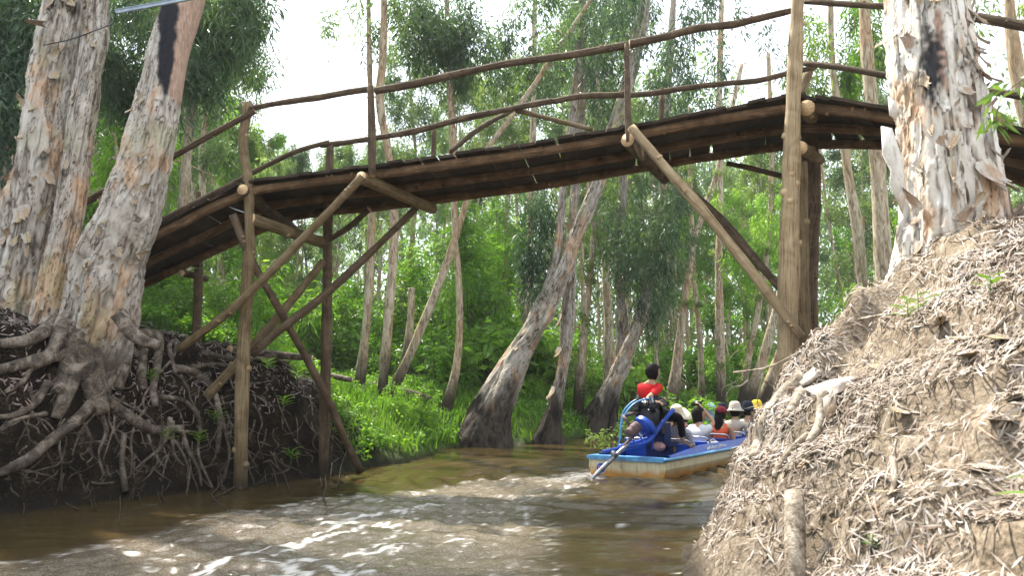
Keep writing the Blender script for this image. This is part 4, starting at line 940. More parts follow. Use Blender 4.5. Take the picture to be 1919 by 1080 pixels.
# left, behind the foreground trunks
T1('hazy dark trunk with a drooping crown behind the leaning foreground tree', [(335, 470), (345, 360), (352, 280), (362, 180), (368, 60), (374, -80)], [26, 20, 18, 17, 16, 13], 14, leaf=LEAF_DARK,
   crown=((410, 60, 0, .55, 22), (450, 20, 0, .5, 16), (390, 130, -.5, .35, 10), (250, 110, 0, .5, 20), (220, 170, 0, .35, 9), (270, 40, 0, .5, 14), (400, -20, 0, .9, 22), (230, 230, 1, .4, 6)), ln=.22, wd=.03)
T1('thin trunk behind the bridge rail left of the curved post', [(372, 470), (380, 380), (378, 300), (386, 210)], [16, 13, 12, 9], 18, crown=((420, 260, 1, .7, 10), (360, 260, 0, .5, 6)))
T1('leafy tree filling the gap at the far left edge', [(20, 560), (10, 400), (15, 250), (0, 100), (-10, -50)], [30, 24, 20, 18, 14], 12, leaf=LEAF_DARK, crown=((20, 90, 0, .5, 18), (60, 40, 0, .4, 12), (10, 240, 0, .45, 12), (30, 320, 1, .4, 8), (0, 10, 0, .5, 12)))
T1('bright leafy sapling between the two left foreground trees', [(200, 560), (205, 450), (212, 360), (220, 300)], [10, 8, 7, 5], 13, leaf=LEAF_BRIGHT, crown=((195, 330, 1, .35, 8), (210, 250, 1.5, .5, 9), (170, 420, 1, .3, 7), (400, 330, 4, .8, 0)))
# crowns of the three great foreground trees, above the picture
for T_, top, o_ in ((TA, P(180, -420, 10.46), oA), (TB, P(430, -400, 10.5), oB), (TC, P(1690, -420, 7.0), oC)):
    rg = np.random.RandomState(int(abs(top[0])*10)); mb = MB(); cts = []; sps = []
    for k in range(16):
        az = rg.uniform(0, 6.28); L = rg.uniform(.8, 2.4); h_ = rg.uniform(.8, 4.2); e = top + (math.cos(az)*L, math.sin(az)*L*.8+.8, h_)
        add_tube(mb, [top + (0, 0, -.3), top*.5+e*.5 + (0, 0, .3), e], [.12, .05, .015], seg=6, n=10); cts += [e, e*.6+top*.4 + (0, 0, .9)]; sps += [(.6, .6, .7)]*2
    if T_ is not TC:      # extra leaf clumps out of view, added sunward to shade left trunks and bank
        for k in range(60):
            e = top + np.array((-1.0, 2.2, 2.4)) + rg.normal(0, 1, 3)*(1.9, 1.5, .8); e[2] = max(e[2], 9.2 + .1*e[1]); cts.append(e); sps.append((.7, .7, .5))
    obj('limbs', mesh_data('limbs', np.concatenate(mb.V)-o_, mb.F, (BARK_FAR,), True, None, {'dark': np.zeros(mb.n)}), T_)
    V, F, T = leaves(np.array(cts), np.array(sps), 90, .17, .028, 77); obj('crown', mesh_data('crown', V-o_, F, (LEAF_COOL,), False, None, {'tint': T}), T_)

# ---------------------------------------------------------------- understory: bamboo and shrubs
def bamboo(px, py, Yd, n, Hm, label, seed, sp=.7):
    b = hit(px, py, default=Yd); b = P(px, py, Yd); b[2] = h1(b[0], b[1]); rg = np.random.RandomState(seed); e = empty('bamboo_clump', b, label, 'bamboo')
    cts = []; sps = []
    for k in range(n):
        az = rg.uniform(0, 6.28); H = Hm*rg.uniform(.7, 1.1); l = rg.uniform(.2, 1.1)*sp*1.6; p0 = np.array((math.cos(az)*.3*rg.rand(), math.sin(az)*.3*rg.rand(), -.1))
        t = np.linspace(0, 1, 6)[:, None]; c = p0 + np.c_[math.cos(az)*l*t**2, math.sin(az)*l*t**2, H*t*(1-.12*t)]
        mb = MB(); add_tube(mb, c, np.linspace(.03, .008, 6), seg=6, n=16); mb.obj('culm', (CULM,), e)
        for q in np.linspace(.25, 1, 9):
            for _ in range(2): cts.append(np.array([np.interp(q, t[:, 0], c[:, m_]) for m_ in range(3)]) + rg.normal(0, .28, 3)); sps.append((.38, .38, .22))
    V, F, T = leaves(np.array(cts), np.array(sps), 34, .26, .045, seed, .25, 'x'); obj('leaves', mesh_data('leaves', V, F, (LEAF_BRIGHT,), False, None, {'tint': T}), e)
CULM = m_plain('bamboo_culm', (.10, .16, .05), .5)
bamboo(880, 700, 25, 12, 7.0, 'feathery bamboo clump left of the big leaning tree', 1, .9)
bamboo(935, 690, 27, 12, 7.5, 'bamboo clump directly behind the big leaning tree base', 2, .9)
bamboo(800, 690, 27, 10, 6.0, 'bamboo clump behind the slim leaning trunk', 3, .9)
def shrub_mesh(seed, leaf, n=26, per=60, ln=.13, wd=.05):
    rg = np.random.RandomState(seed); c = rg.normal(0, 1, (n, 3))*(.38, .38, .25) + (0, 0, .55); tb = MB()
    for q in c: add_tube(tb, [(q[0]*.1, q[1]*.1, -.05), (q[0]*.5, q[1]*.5, q[2]*.6), q], [.015, .01, .004], seg=4, n=5, cap=False)
    V, F, T = leaves(c, np.full(n, .2), per, ln, wd, seed, .2, 'x')
    return (tb.data('stems', (BARK_FARP,)), mesh_data('foliage', V, F, (leaf,), False, None, {'tint': T}))
BARK_FARP = m_plain('twig_bark', (.10, .075, .05), .8)
SHR = [shrub_mesh(1, LEAF_BRIGHT), shrub_mesh(2, LEAF), shrub_mesh(3, LEAF_BRIGHT, 22, 50, .18, .07), shrub_mesh(4, GRASS, 26, 70, .16, .025), shrub_mesh(5, LEAF_BRIGHT, 30, 60, .12, .03)]
SH_LAB = ['glossy bright', 'dark green', 'broad leaved', 'grassy lime green', 'fine leaved']
def shrub(k, x, y, s_, label=None, group=None):
    e = empty('shrub', (x, y, max(0, h1(x, y))-.03), label or 'x', 'shrub', group or 'undergrowth shrubs', rnd.uniform(0, 6.28))
    if not label: SB.append((e, SH_LAB[k], sector(959.5+x/y*FPX), y))
    e.scale = (s_, s_, s_*rnd.uniform(.8, 1.5)); obj('stems', SHR[k][0], e); obj('foliage', SHR[k][1], e)
c_ = 0; SB = []
while c_ < 210:
    y = rnd.uniform(17, 46) if c_ > 40 else rnd.uniform(22, 30); x = rnd.uniform(-.8, .8)*y
    if h1(x, y) < .2: continue
    px = 959.5+x/y*FPX
    if y < 21 and 560 < px < 1480: continue
    if y < 27 and 1060 < px < 1480: continue
    shrub(rnd.choice([0, 1, 2, 3, 4]), x, y, rnd.uniform(.8, 2.4)); c_ += 1
name_all(SB, 'shrub')
for px, py, s_, k, lab in ((640, 800, .55, 3, 'lime green tuft hanging over the cut bank right of the far water post'), (700, 845, .42, 0, 'leafy weeds at the water edge right of the dark diagonal pole'), (790, 812, .5, 0, 'leafy weeds on the tip of the grassy bank'),
                          (290, 575, .5, 3, 'lime green fern-like bush beside the leaning foreground tree'), (740, 790, .5, 4, 'fine leaved weeds in the middle of the low grassy bank'), (1010, 750, .6, 0, 'leafy bush between the leaning tree and the small crooked one'),
                          (340, 600, .6, 3, 'lime green bush under the left end of the bridge'), (430, 600, .6, 3, 'lime green bush behind the curved bridge post'), (1195, 720, .8, 1, 'round dark bush behind the red shirted boatman'), (1290, 720, .9, 0, 'leafy creeper bush above the cream sun hat')):
    q = hit(px, py) if py > 560 else None
    if q is None: q = P(px, py, 15)
    shrub(k, q[0], q[1], s_, lab, 'picked out bushes')

# ---------------------------------------------------------------- grass
def grass():
    rg = np.random.RandomState(2); n = 120000
    y = 12.5 + 30*rg.rand(n)**1.5; x = rg.uniform(-.75, .55, n)*y
    z = height(x, y); gq = sstep(12.5, 14.5, y + 1.6*fbm(x*.8, y*.8, 0*x, 4, 3) + .5*np.clip(-x-3, 0, 3))
    keep = (z > .10 + .22*fbm(x*1.7, y*1.7, 0*x, 90, 3)) & (rg.rand(n) < gq*(.45+.9*(fbm(x*.9, y*.9, 0*x, 61, 3)+.3)).clip(.12, 1)); x, y, z = x[keep], y[keep], z[keep]; n = len(x)
    h = (.10 + .26*rg.rand(n))*(1+.9*fbm(x*.9, y*.9, 0*x, 62, 3)); a = rg.uniform(0, 6.28, n); w = .008+.0006*y; ln_ = rg.uniform(.1, .6, n)*h; b = rg.uniform(0, 6.28, n)
    d = np.stack((np.cos(a), np.sin(a), 0*a), -1)*w[:, None]; l = np.stack((np.cos(b), np.sin(b), 0*b), -1)
    p = np.stack((x, y, z-.02), -1); m = p + l*ln_[:, None]*.35 + np.array((0, 0, 1))*h[:, None]*.6; t = p + l*ln_[:, None] + np.array((0, 0, 1))*h[:, None]
    V = np.stack((p-d, p+d, m+d*.8, m-d*.8, t), 1).reshape(-1, 3); i = np.arange(n)[:, None]*5
    tt = np.repeat(np.clip(.35+.6*fbm(x*.5, y*.5, 0*x, 63, 2)+.35*rg.rand(n), 0, 1), 5)
    tag(obj('grass', mesh_data('grass', V, [i+np.array([[0, 1, 2, 3]]), i+np.array([[3, 2, 4]])], (GRASS,), False, None, {'tint': tt})), 'bright green grass and low weeds over the far bank', 'grass', kind='stuff')
grass()
def weeds():
    rg = np.random.RandomState(12); n = 9000; y = 12.5 + 24*rg.rand(n)**1.4; x = rg.uniform(-.72, .5, n)*y; z = height(x, y)
    k = (z > .05) & (rg.rand(n) < sstep(12.3, 13.6, y + 1.2*fbm(x*.8, y*.8, 0*x, 4, 3)+.4*np.clip(-x-3, 0, 3))*(.35+1.6*fbm(x*.7, y*.7, 0*x, 66, 3)).clip(.08, 1)); c = np.stack((x, y, z+.12+.18*rg.rand(n)), -1)[k]
    V, F, T = leaves(c, np.tile((.22, .22, .13), (len(c), 1)), 16, .10, .045, 14, .0, 'x'); tag(obj('low_weeds', mesh_data('low_weeds', V, F, (LEAF_BRIGHT,), False, None, {'tint': T})), 'low broad leaved weeds growing through the grass', 'weeds', kind='stuff')
weeds()
# ---------------------------------------------------------------- dry leaf litter
def litter(name, n, xr, yr, ln, wd, m, keepf, seed, lab, lift=.012, density=None):
    rg = np.random.RandomState(seed); x = rg.uniform(*xr, n); y = rg.uniform(*yr, n); z = height(x, y); k = keepf(x, y, z, rg); x, y, z = x[k], y[k], z[k]; n = len(x)
    e = .03; zx = (height(x+e, y)-z)/e; zy = (height(x, y+e)-z)/e; N_ = np.stack((-zx, -zy, 1+0*x), -1); N_ /= np.linalg.norm(N_, axis=1)[:, None]
    a = rg.normal(0, 1, (n, 3)); a[:, 0] += .35; a -= N_*(a*N_).sum(1)[:, None]; a /= np.linalg.norm(a, axis=1)[:, None]; b = np.cross(N_, a)
    b = b+N_*rg.normal(0, .25, n)[:, None]; b /= np.linalg.norm(b, axis=1)[:, None]; a = a + N_*rg.normal(.03, .12, n)[:, None]; nn = np.cross(a, b)
    L = ln*rg.lognormal(0, .35, n)[:, None]; W_ = wd*rg.uniform(.6, 1.5, n)[:, None]; p = np.stack((x, y, z), -1) + N_*(.018+lift*rg.rand(n)[:, None]); cu = rg.normal(0, .18, n)[:, None]*L
    s0 = p - a*L*.5; s1 = p - a*L*.18 + nn*cu*.5; s2 = p + a*L*.18 + nn*cu*.5; s3 = p + a*L*.5
    V = np.stack((s0, s1+b*W_*.5, s1-b*W_*.5, s2+b*W_*.45, s2-b*W_*.45, s3), 1).reshape(-1, 3); i = np.arange(n)[:, None]*6
    F = [i+np.array([[0, 2, 1]]), i+np.array([[1, 2, 4, 3]]), i+np.array([[3, 4, 5]])]
    t = np.repeat(np.clip(rg.beta(2.2, 1.9, n) + .30*fbm(x*2.2, y*2.2, 0*x, 6, 3), 0, .84) + (rg.rand(n) < .06)*.16, 6)
    tag(obj(name, mesh_data(name, V, F, (m,), False, None, {'tint': np.clip(t, 0, 1)})), lab, 'leaf litter', kind='stuff')
rb = lambda x, y: np.interp(y, right_shore[:, 1], right_shore[:, 0])
def kp(x, y, z, rg): return (x > rb(x, y)+.02) & (z > .05) & (rg.rand(len(x)) < np.clip(.70 + 1.5*fbm(x*1.6, y*1.6, 0*x, 70, 3), .12, 1)*sstep(.1, .9, z)**.5)
litter('leaf_litter', 270000, (.9, 6.6), (1.6, 9.0), .085, .0085, LITTER, kp, 1, 'dry grey and tan leaves covering the right bank')
def kp2(x, y, z, rg): return (x < -2.2) & (z > 1.15 + .5*fbm(x*2, y*2, 0*x, 91, 2)) & (rg.rand(len(x)) < .6) & (y < 13.5)
litter('damp_leaf_litter', 26000, (-7.5, -2.2), (6.5, 13.5), .09, .013, LITTER_DARK, kp2, 2, 'dark damp dry leaves over the left bank top')
# ---------------------------------------------------------------- the tour boat (local frame: x forward, y to port, z up from the water)
BYAW = math.atan2(.835, .55); BS = np.array((1.67, 11.2, 0.)); ROTB = rotm('Z', BYAW)
def tow(p): return BS + ROTB @ np.asarray(p, float)
def BL(px, py, Y): return ROTB.T @ (P(px, py, Y) - BS)
BOAT = empty('tour_boat', tuple(BS), 'blue and cream passenger motorboat with a stern engine carrying seated people', 'boat', None, BYAW)
def b_hull(n):
    s = n.n('SeparateXYZ'); n.l(n.coord('Object'), s.inputs[0]); f = n.noise(n.coord('Object'), 3.2, 5, 1.); f2 = n.noise(n.coord('Object', (4, 4, 1)), 5, 4)
    c = n.mix(n.rng(f2, .35, .7), (.66, .60, .42), (.50, .42, .24)); z = n.math('ADD', s.outputs[2], n.math('MULTIPLY', f, -.22))
    c = n.mix(n.rng(z, .02, -.07, 0, 1), c, (.52, .25, .05)); c = n.mix(n.rng(z, -.10, -.18, 0, .7), c, (.22, .09, .03)); c = n.mix(n.rng(f2, .60, .72, 0, .55), c, (.24, .18, .09))
    n.out(n.pbr(c, .45, n.bump(f2, .2, .01), .4))
HULL = mat('cream_hull_paint', b_hull)
BLUE = m_plain('blue_boat_paint', (.012, .07, .42), .38, 0, .35, .5, 6); LBLUE = m_plain('pale_blue_rail_paint', (.10, .30, .55), .4, 0, .3, .5, 8); DKBLUE = m_plain('dark_blue_floor', (.01, .03, .13), .6)
STEEL = m_plain('polished_tube', (.65, .66, .68), .22, 1.0, .1); IRON = m_plain('oily_engine_iron', (.022, .022, .026), .45, .4, .5); RUST = m_plain('rusty_exhaust', (.13, .085, .09), .75, .2, .4); GREYP = m_plain('grey_metal', (.28, .29, .32), .4, .7, .3)
st = [(0, .60, .50, -.22, .27), (.02, .605, .505, -.22, .27), (1.5, .64, .54, -.24, .27), (3.5, .66, .56, -.25, .275), (5.5, .64, .53, -.24, .30), (6.8, .56, .42, -.18, .36), (7.7, .42, .26, -.02, .44), (8.1, .34, .2, .10, .48)]
def sweep(prof):      # prof: station -> list of (y, z); mirrored skins joined
    rows = [prof(s) for s in st]; k = len(rows[0]); V = np.array([(s[0], y, z) for s, r_ in zip(st, rows) for y, z in r_])
    F = [[i*k+j, i*k+j+1, (i+1)*k+j+1, (i+1)*k+j] for i in range(len(st)-1) for j in range(k-1)]
    return V, F, k
mb = MB(); V, F, k = sweep(lambda s: [(-s[1], s[4]), (-s[1]-.012, s[4]*.5), (-s[2]-.03, s[3]+.06), (-s[2], s[3]), (0, s[3]-.02), (s[2], s[3]), (s[2]+.03, s[3]+.06), (s[1]+.012, s[4]*.5), (s[1], s[4])])
mb.add(V, [F]); mb.F.append([list(range(k))[::-1]]); mb.M.append(np.array([0])); n0 = (len(st)-1)*k; mb.F.append([list(range(n0, n0+k))]); mb.M.append(np.array([0]))
mb.obj('hull', (HULL,), BOAT, False)
mb = MB(); V, F, k = sweep(lambda s: [(-s[1]+.03, s[4]-.004), (-s[2]+.03, .0 if s[0] < 6 else s[3]+.1), (s[2]-.03, .0 if s[0] < 6 else s[3]+.1), (s[1]-.03, s[4]-.004)]); V[:, 0] = V[:, 0]*.985+.04
mb.add(V, [[f[::-1] for f in F]]); mb.obj('inner_shell', (BLUE,), BOAT, False)
for sg in (-1, 1):
    mb = MB(); add_tube(mb, [(s[0]-.02*(i == 0), sg*(s[1]+.012), s[4]) for i, s in enumerate(st)], .026, seg=8); mb.obj('rub_rail', (LBLUE,), BOAT)
    mb = MB(); V = []; F = []
    for i, s in enumerate(st[1:]):
        x = s[0]+.25*(i == 0); h_ = .115 if i else .03
        V += [(x, sg*(s[1]-.01), s[4]+.012), (x, sg*(s[1]-.05), s[4]+h_+.012), (x, sg*(s[1]-.075), s[4]+h_+.012), (x, sg*(s[1]-.07), s[4]-.05)]
    for i in range(len(st)-2):
        for j in range(4): q = [i*4+j, i*4+(j+1) % 4, (i+1)*4+(j+1) % 4, (i+1)*4+j]; F.append(q if sg < 0 else q[::-1])
    mb.add(V, [F]); mb.obj('coaming', (BLUE,), BOAT, False)
mb = MB(); add_box(mb, (.05, 0, .285), (.16, 1.18, .03)); add_box(mb, (-.018, 0, .262), (.035, 1.2, .05)); mb.obj('transom_rail', (LBLUE,), BOAT, False)
mb = MB(); V = []; nb = 28
th = np.linspace(0, 2*np.pi, nb, endpoint=False)
def disc(mb, c, r0, m, x): mb.add(np.stack((0*th+x, c[0]+r0*np.cos(th), c[1]+r0*np.sin(th)), -1), [[list(range(nb))[::-1]]], m)
WHITE = m_plain('white_paint', (.75, .77, .8), .5, 0, .05); REDP = m_plain('red_paint', (.55, .05, .04), .5, 0, .1)
disc(mb, (.40, .115), .082, 0, -.014); disc(mb, (.40, .115), .074, 1, -.017); 
badge = mb.obj('number_badge', (WHITE, BLUE), BOAT, False)
def text(body, size, m, name, parent, matrix, extrude=.002, shear=0):
    cu = bpy.data.curves.new(name, 'FONT'); cu.body = body; cu.size = size; cu.extrude = extrude; cu.align_x = 'CENTER'; cu.align_y = 'CENTER'; cu.shear = shear; cu.offset = size*.02
    tmp = bpy.data.objects.new(name, cu); C.objects.link(tmp); bpy.context.view_layer.update()
    me = bpy.data.meshes.new_from_object(tmp.evaluated_get(bpy.context.evaluated_depsgraph_get())); bpy.data.objects.remove(tmp)
    me.materials.clear(); me.materials.append(m); o = obj(name, me, parent); o.matrix_local = matrix; return o
text('02', .092, WHITE, 'number', badge, Matrix.Translation((-.020, .40, .115)) @ Matrix(((0, 0, -1, 0), (-1, 0, 0, 0), (0, 1, 0, 0), (0, 0, 0, 1))))
text('02', .080, REDP, 'number', badge, Matrix.Translation((-.0235, .40, .115)) @ Matrix(((0, 0, -1, 0), (-1, 0, 0, 0), (0, 1, 0, 0), (0, 0, 0, 1))))
# worn white lettering on the near coaming, too small to read: a row of slanted strokes
mb = MB(); rg = np.random.RandomState(3); x = 1.75
while x < 2.75:
    w_ = rg.uniform(.03, .05)
    for q in range(rg.randint(1, 3)): add_box(mb, (x+q*w_*.6, -.628 + rg.uniform(-.001, .001), .335+rg.uniform(-.008, .008)), (.014, .006, rg.uniform(.035, .06)), 0, rotm('Y', .35))
    add_box(mb, (x+w_*.3, -.629, .335+rg.uniform(-.02, .02)), (w_*.8, .006, .012), 0); x += w_+.022
mb.obj('side_lettering', (WHITE,), BOAT, False)
mb = MB(); add_box(mb, (3.6, 0, .03), (6.8, 1.0, .03)); mb.obj('floor_boards', (DKBLUE,), BOAT, False)
rows = [1.18, 2.08, 3.12, 4.05, 4.98, 5.9]
for rx in rows:
    for sy in (-.31, .31):
        mb = MB(); add_box(mb, (rx+.20, sy, .13), (.42, .46, .05)); add_box(mb, (rx-.03, sy, .30), (.035, .44, .26), 0, rotm('Y', -.12)); add_box(mb, (rx+.2, sy, .07), (.3, .36, .08))
        se = mb.obj('seat', (BLUE,), BOAT, False); md = se.modifiers.new('soft_edges', 'BEVEL'); md.width = .012; md.segments = 2
        mb = MB(); sg = -1 if sy < 0 else 1
        add_tube(mb, [(rx-.10, sy-sg*.22, .10), (rx-.10, sy-sg*.22, .46), (rx-.09, sy-sg*.16, .50), (rx-.09, sy+sg*.16, .50), (rx-.05, sy+sg*.235, .47), (rx+.04, sy+sg*.25, .36), (rx+.06, sy+sg*.25, .12)], .0135, seg=8, n=40); mb.obj('hoop', (STEEL,), se)
# engine on its swivelling cradle
ENG = bpy.data.objects.new('engine', None); C.objects.link(ENG); ENG.parent = BOAT
ax = BL(1120, 888, 10.95) - BL(1200, 800, 11.35); ax /= np.linalg.norm(ax)
Rx = np.array(Vector(ax).to_track_quat('Z', 'X').to_matrix())
def cyl(mb, c, r, L, m=0, seg=24, r2=None): c = np.asarray(c); add_tube(mb, [c-ax*L/2, c-ax*L/4, c+ax*L/4, c+ax*L/2], [r, r, r2 or r, r2 or r], m, seg=seg, n=8)
ce = BL(1214, 786, 11.5)
mb = MB(); add_box(mb, ce, (.24, .28, .30), 0, rotm('Y', .25)); add_box(mb, ce+(.03, .02, .18), (.20, .22, .10), 0, rotm('Y', .3)); add_box(mb, ce+(.12, -.10, -.12), (.16, .2, .2), 0)
md_o = mb.obj('engine_block', (IRON,), ENG, False); md = md_o.modifiers.new('soft_edges', 'BEVEL'); md.width = .02; md.segments = 2
mb = MB(); rg = np.random.RandomState(5)
for i in range(16):
    q = ce + (rg.uniform(-.2, .18), rg.uniform(-.18, .16), rg.uniform(.12, .33)); add_box(mb, q, rg.uniform(.04, .12, 3), 0, rotm('Y', rg.uniform(-.6, .6)) @ rotm('X', rg.uniform(-.5, .5)))
for i in range(7):
    q = ce + (rg.uniform(-.2, .1), rg.uniform(-.18, .14), rg.uniform(.10, .25)); add_tube(mb, [q, q+rg.uniform(-.12, .12, 3), q+rg.uniform(-.16, .16, 3)+(0, 0, -.05)], .013, seg=6)
mb.obj('engine_fittings', (IRON,), ENG, False)
for i in range(5): 
    mb = MB(); add_tube(mb, [ce+(-.14+.03*i, -.15+.05*i, .24), ce+(-.10+.04*i, -.12+.06*i, .33-.01*i)], .018, seg=8); mb.obj('valve_cover', (GREYP,), ENG, False)
mb = MB(); cf = BL(1209, 800, 11.38); cyl(mb, cf, .185, .07); cyl(mb, cf+ax*.04, .15, .03); cyl(mb, cf+ax*.07, .05, .06); mb.obj('flywheel', (BLUE,), ENG)
mb = MB(); cm_ = BL(1187, 806, 11.2); cyl(mb, cm_, .085, .20); cyl(mb, cm_, .09, .03); mb.obj('muffler', (RUST,), ENG); mb = MB(); add_tube(mb, [cm_+(0.0, .05, .06), cm_+(-.02, .12, .16), cm_+(.1, .18, .2), ce+(-.1, .1, .1)], .028, seg=8, n=14); mb.obj('exhaust_pipe', (RUST,), ENG)
mb = MB(); add_tube(mb, [BL(1192, 812, 11.2), BL(1152, 855, 11.02)], .022, seg=10); mb.obj('shaft', (RUST,), ENG)
mb = MB(); add_tube(mb, [BL(1178, 832, 11.12), BL(1150, 858, 11.0), BL(1119, 888, 10.9), BL(1100, 908, 10.85)], [.022, .034, .030, .02], seg=10); add_box(mb, BL(1150, 852, 11.0), (.09, .07, .06), 0, Rx); add_box(mb, BL(1128, 878, 10.93), (.02, .05, .12), 0, Rx)
mb.obj('shaft_casing', (GREYP,), ENG)
mb = MB(); cp = BL(1104, 904, 10.86)
for q in range(3):
    a = q*2.094; d = Rx @ np.array((math.cos(a), math.sin(a), 0)); add_box(mb, cp+d*.06, (.05, .09, .008), 0, Rx @ rotm('Z', a+1.57) @ rotm('Y', .5))
mb.obj('propeller', (GREYP,), ENG, False)
def bars(name, m, lst, r, parent):
    mb = MB()
    for l_ in lst: add_tube(mb, l_, r, seg=8, n=len(l_)*5)
    return mb.obj(name, (m,), parent)
bars('cradle', BLUE, [[BL(1262, 768, 11.5), BL(1240, 795, 11.4), BL(1222, 820, 11.3), BL(1205, 832, 11.2), BL(1160, 842, 11.1), BL(1130, 848, 11.0)], [BL(1240, 790, 11.7), BL(1226, 815, 11.7), BL(1200, 828, 11.6), BL(1160, 838, 11.4)]], .034, ENG)
bars('cradle_strut', BLUE, [[BL(1196, 815, 11.25), BL(1210, 832, 11.2)], [BL(1185, 825, 11.25), BL(1196, 838, 11.2)], [BL(1175, 822, 11.3), BL(1180, 840, 11.2)], [BL(1225, 818, 11.4), BL(1222, 845, 11.4)]], .014, ENG)
bars('tiller_frame', LBLUE, [[BL(1163, 825, 11.3), BL(1165, 795, 11.3), BL(1176, 770, 11.3), BL(1198, 752, 11.35), BL(1235, 745, 11.4)], [BL(1160, 838, 11.5), BL(1166, 780, 11.5), BL(1180, 758, 11.5), BL(1196, 748, 11.5)]], .014, ENG)
mb = MB(); add_box(mb, (.98, -.12, .44), (.34, .5, .06)); add_box(mb, (1.0, -.12, .24), (.04, .44, .4)); add_box(mb, (.9, -.12, .62), (.26, .36, .28), 0); mb.obj('helm_seat', (DKBLUE,), BOAT, False)
# bags and bundles on the floor behind the first seats
def bundle(px, py, Y, s, col, lab, cat):
    mb = MB(); rg = np.random.RandomState(px); add_ball(mb, (0, 0, 0), s, 0, 18, 12, None, lambda V: V*(1+.16*fbm(V[:, 0]*2+px, V[:, 1]*2, V[:, 2]*2, 3, 3))[:, None])
    add_tube(mb, [(-s[0]*.5, 0, s[2]*.7), (0, 0, s[2]*1.5), (s[0]*.5, 0, s[2]*.7)], .008, 0, seg=6, n=12)
    o = mb.obj(cat, (m_plain(cat + '_cloth', col, .8),)); o.location = P(px, py, Y); return tag(o, lab, cat)
bundle(1236, 838, 11.75, (.10, .08, .07), (.62, .36, .34), 'pink cloth bag on the boat floor behind the boatman', 'bag')
bundle(1260, 842, 12.0, (.07, .07, .07), (.45, .27, .06), 'small mustard coloured bundle beside the pink bag', 'bundle')
bundle(1336, 834, 13.0, (.16, .10, .06), (.72, .70, .68), 'crumpled white bag on the boat edge beside the seats', 'bag')
# ---------------------------------------------------------------- people
def skin(nodes, edges, root, sub=1):
    """nodes: list of (x,y,z,r) -> V, F from a Skin modifier (one continuous surface)"""
    me = bpy.data.meshes.new('b'); me.from_pydata([n[:3] for n in nodes], edges, []); o = bpy.data.objects.new('b', me); C.objects.link(o)
    o.modifiers.new('s', 'SKIN'); sv = me.skin_vertices[0].data
    for i, n in enumerate(nodes):
        rr = n[3] if isinstance(n[3], tuple) else (n[3], n[3]); sv[i].radius = rr; sv[i].use_root = (i == root)
    ss = o.modifiers.new('u', 'SUBSURF'); ss.levels = ss.render_levels = sub+1
    bpy.context.view_layer.update(); m2 = bpy.data.meshes.new_from_object(o.evaluated_get(bpy.context.evaluated_depsgraph_get()))
    V = np.array([v.co[:] for v in m2.vertices]); F = [list(p.vertices) for p in m2.polygons]; bpy.data.objects.remove(o); bpy.data.meshes.remove(m2); return V, [F]
SKIN = m_plain('skin', (.50, .29, .19), .5, 0, .08); HAIR = m_plain('black_hair', (.012, .010, .010), .8, 0, .5, .12, 60)
def cloth(name, col, var=.12): return m_plain(name, col, .85, 0, var, .15, 7)
def checked(name, a, b_, sc):
    def b(n):
        c = n.n('TexChecker'); c.inputs['Scale'].default_value = sc; c.inputs[1].default_value = (*a, 1); c.inputs[2].default_value = (*b_, 1); n.l(n.coord('Object', (1, 1, 1)), c.inputs[0]); n.out(n.pbr(c.outputs[0], .85, None, .15))
    return mat(name, b)
def head_fn(V):
    V = V.copy(); z = V[:, 2]; V[:, 0] *= 1+.05*z; V[:, :2] *= (1-.22*sstep(-.1, -1, z))[:, None]
    V[:, 0] += .10*np.exp(-((z+.15)/.14)**2 - (V[:, 1]/.16)**2)*(V[:, 0] > 0)*2.2          # nose
    V[:, 0] -= .07*np.exp(-((z-.12)/.12)**2 - ((np.abs(V[:, 1])-.38)/.2)**2)*(V[:, 0] > 0)  # eye sockets
    V[:, 0] += .06*np.exp(-((z+.45)/.10)**2 - (V[:, 1]/.3)**2)*(V[:, 0] > 0); return V
EYE_M = m_plain('eye', (.03, .02, .02), .3)
def head(mb, c, yaw=0, pitch=0, s=1):
    rm = rotm('Z', yaw) @ rotm('Y', pitch); add_ball(mb, c, np.array((.098, .076, .118))*s, 0, 24, 18, rm, head_fn)
    for sy in (-1, 1):
        add_ball(mb, c + rm @ np.array((-.01, sy*.076, -.008))*s, np.array((.02, .010, .032))*s, 0, 8, 6, rm)
    return rm
def eyes(mb, c, rm, m, s=1):
    for sy in (-1, 1): add_ball(mb, c + rm @ np.array((.083, sy*.030, .014))*s, np.array((.010, .012, .008))*s, m, 8, 6, rm)
    add_box(mb, c + rm @ np.array((.085, 0, -.052))*s, (.012, .04, .008), m+1, rm)
LIP = m_plain('lips', (.36, .10, .09), .5)
def hand(mb, w, d, nrm, m=0, s=1., curl=.6):
    """palm and five bent fingers from wrist w along d; nrm = back of the hand"""
    d = d/np.linalg.norm(d); nrm = nrm - d*np.dot(nrm, d); nrm /= np.linalg.norm(nrm); sd = np.cross(d, nrm); rm = np.stack((d, sd, nrm), 1)
    add_ball(mb, w + d*.045*s, np.array((.052, .040, .018))*s, m, 12, 8, rm)
    for i, (L, o) in enumerate(((.065, .03), (.078, .011), (.073, -.009), (.056, -.028))):
        b = w + d*.085*s + sd*o*s; k1 = b + (d*math.cos(curl*.5) - nrm*math.sin(curl*.5))*L*.45*s; k2 = k1 + (d*math.cos(curl*1.4) - nrm*math.sin(curl*1.4))*L*.32*s; k3 = k2 + (d*math.cos(curl*2.2)-nrm*math.sin(curl*2.2))*L*.25*s
        add_tube(mb, [b-d*.02*s, k1, k2, k3], [.009*s, .0085*s, .0075*s, .006*s], m, seg=6, n=8)
    b = w + d*.03*s + sd*.036*s; add_tube(mb, [b, b+(d*.6+sd*.7)*.035*s, b+(d*.9+sd*.5-nrm*.3)*.062*s], [.012*s, .010*s, .007*s], m, seg=6, n=7)
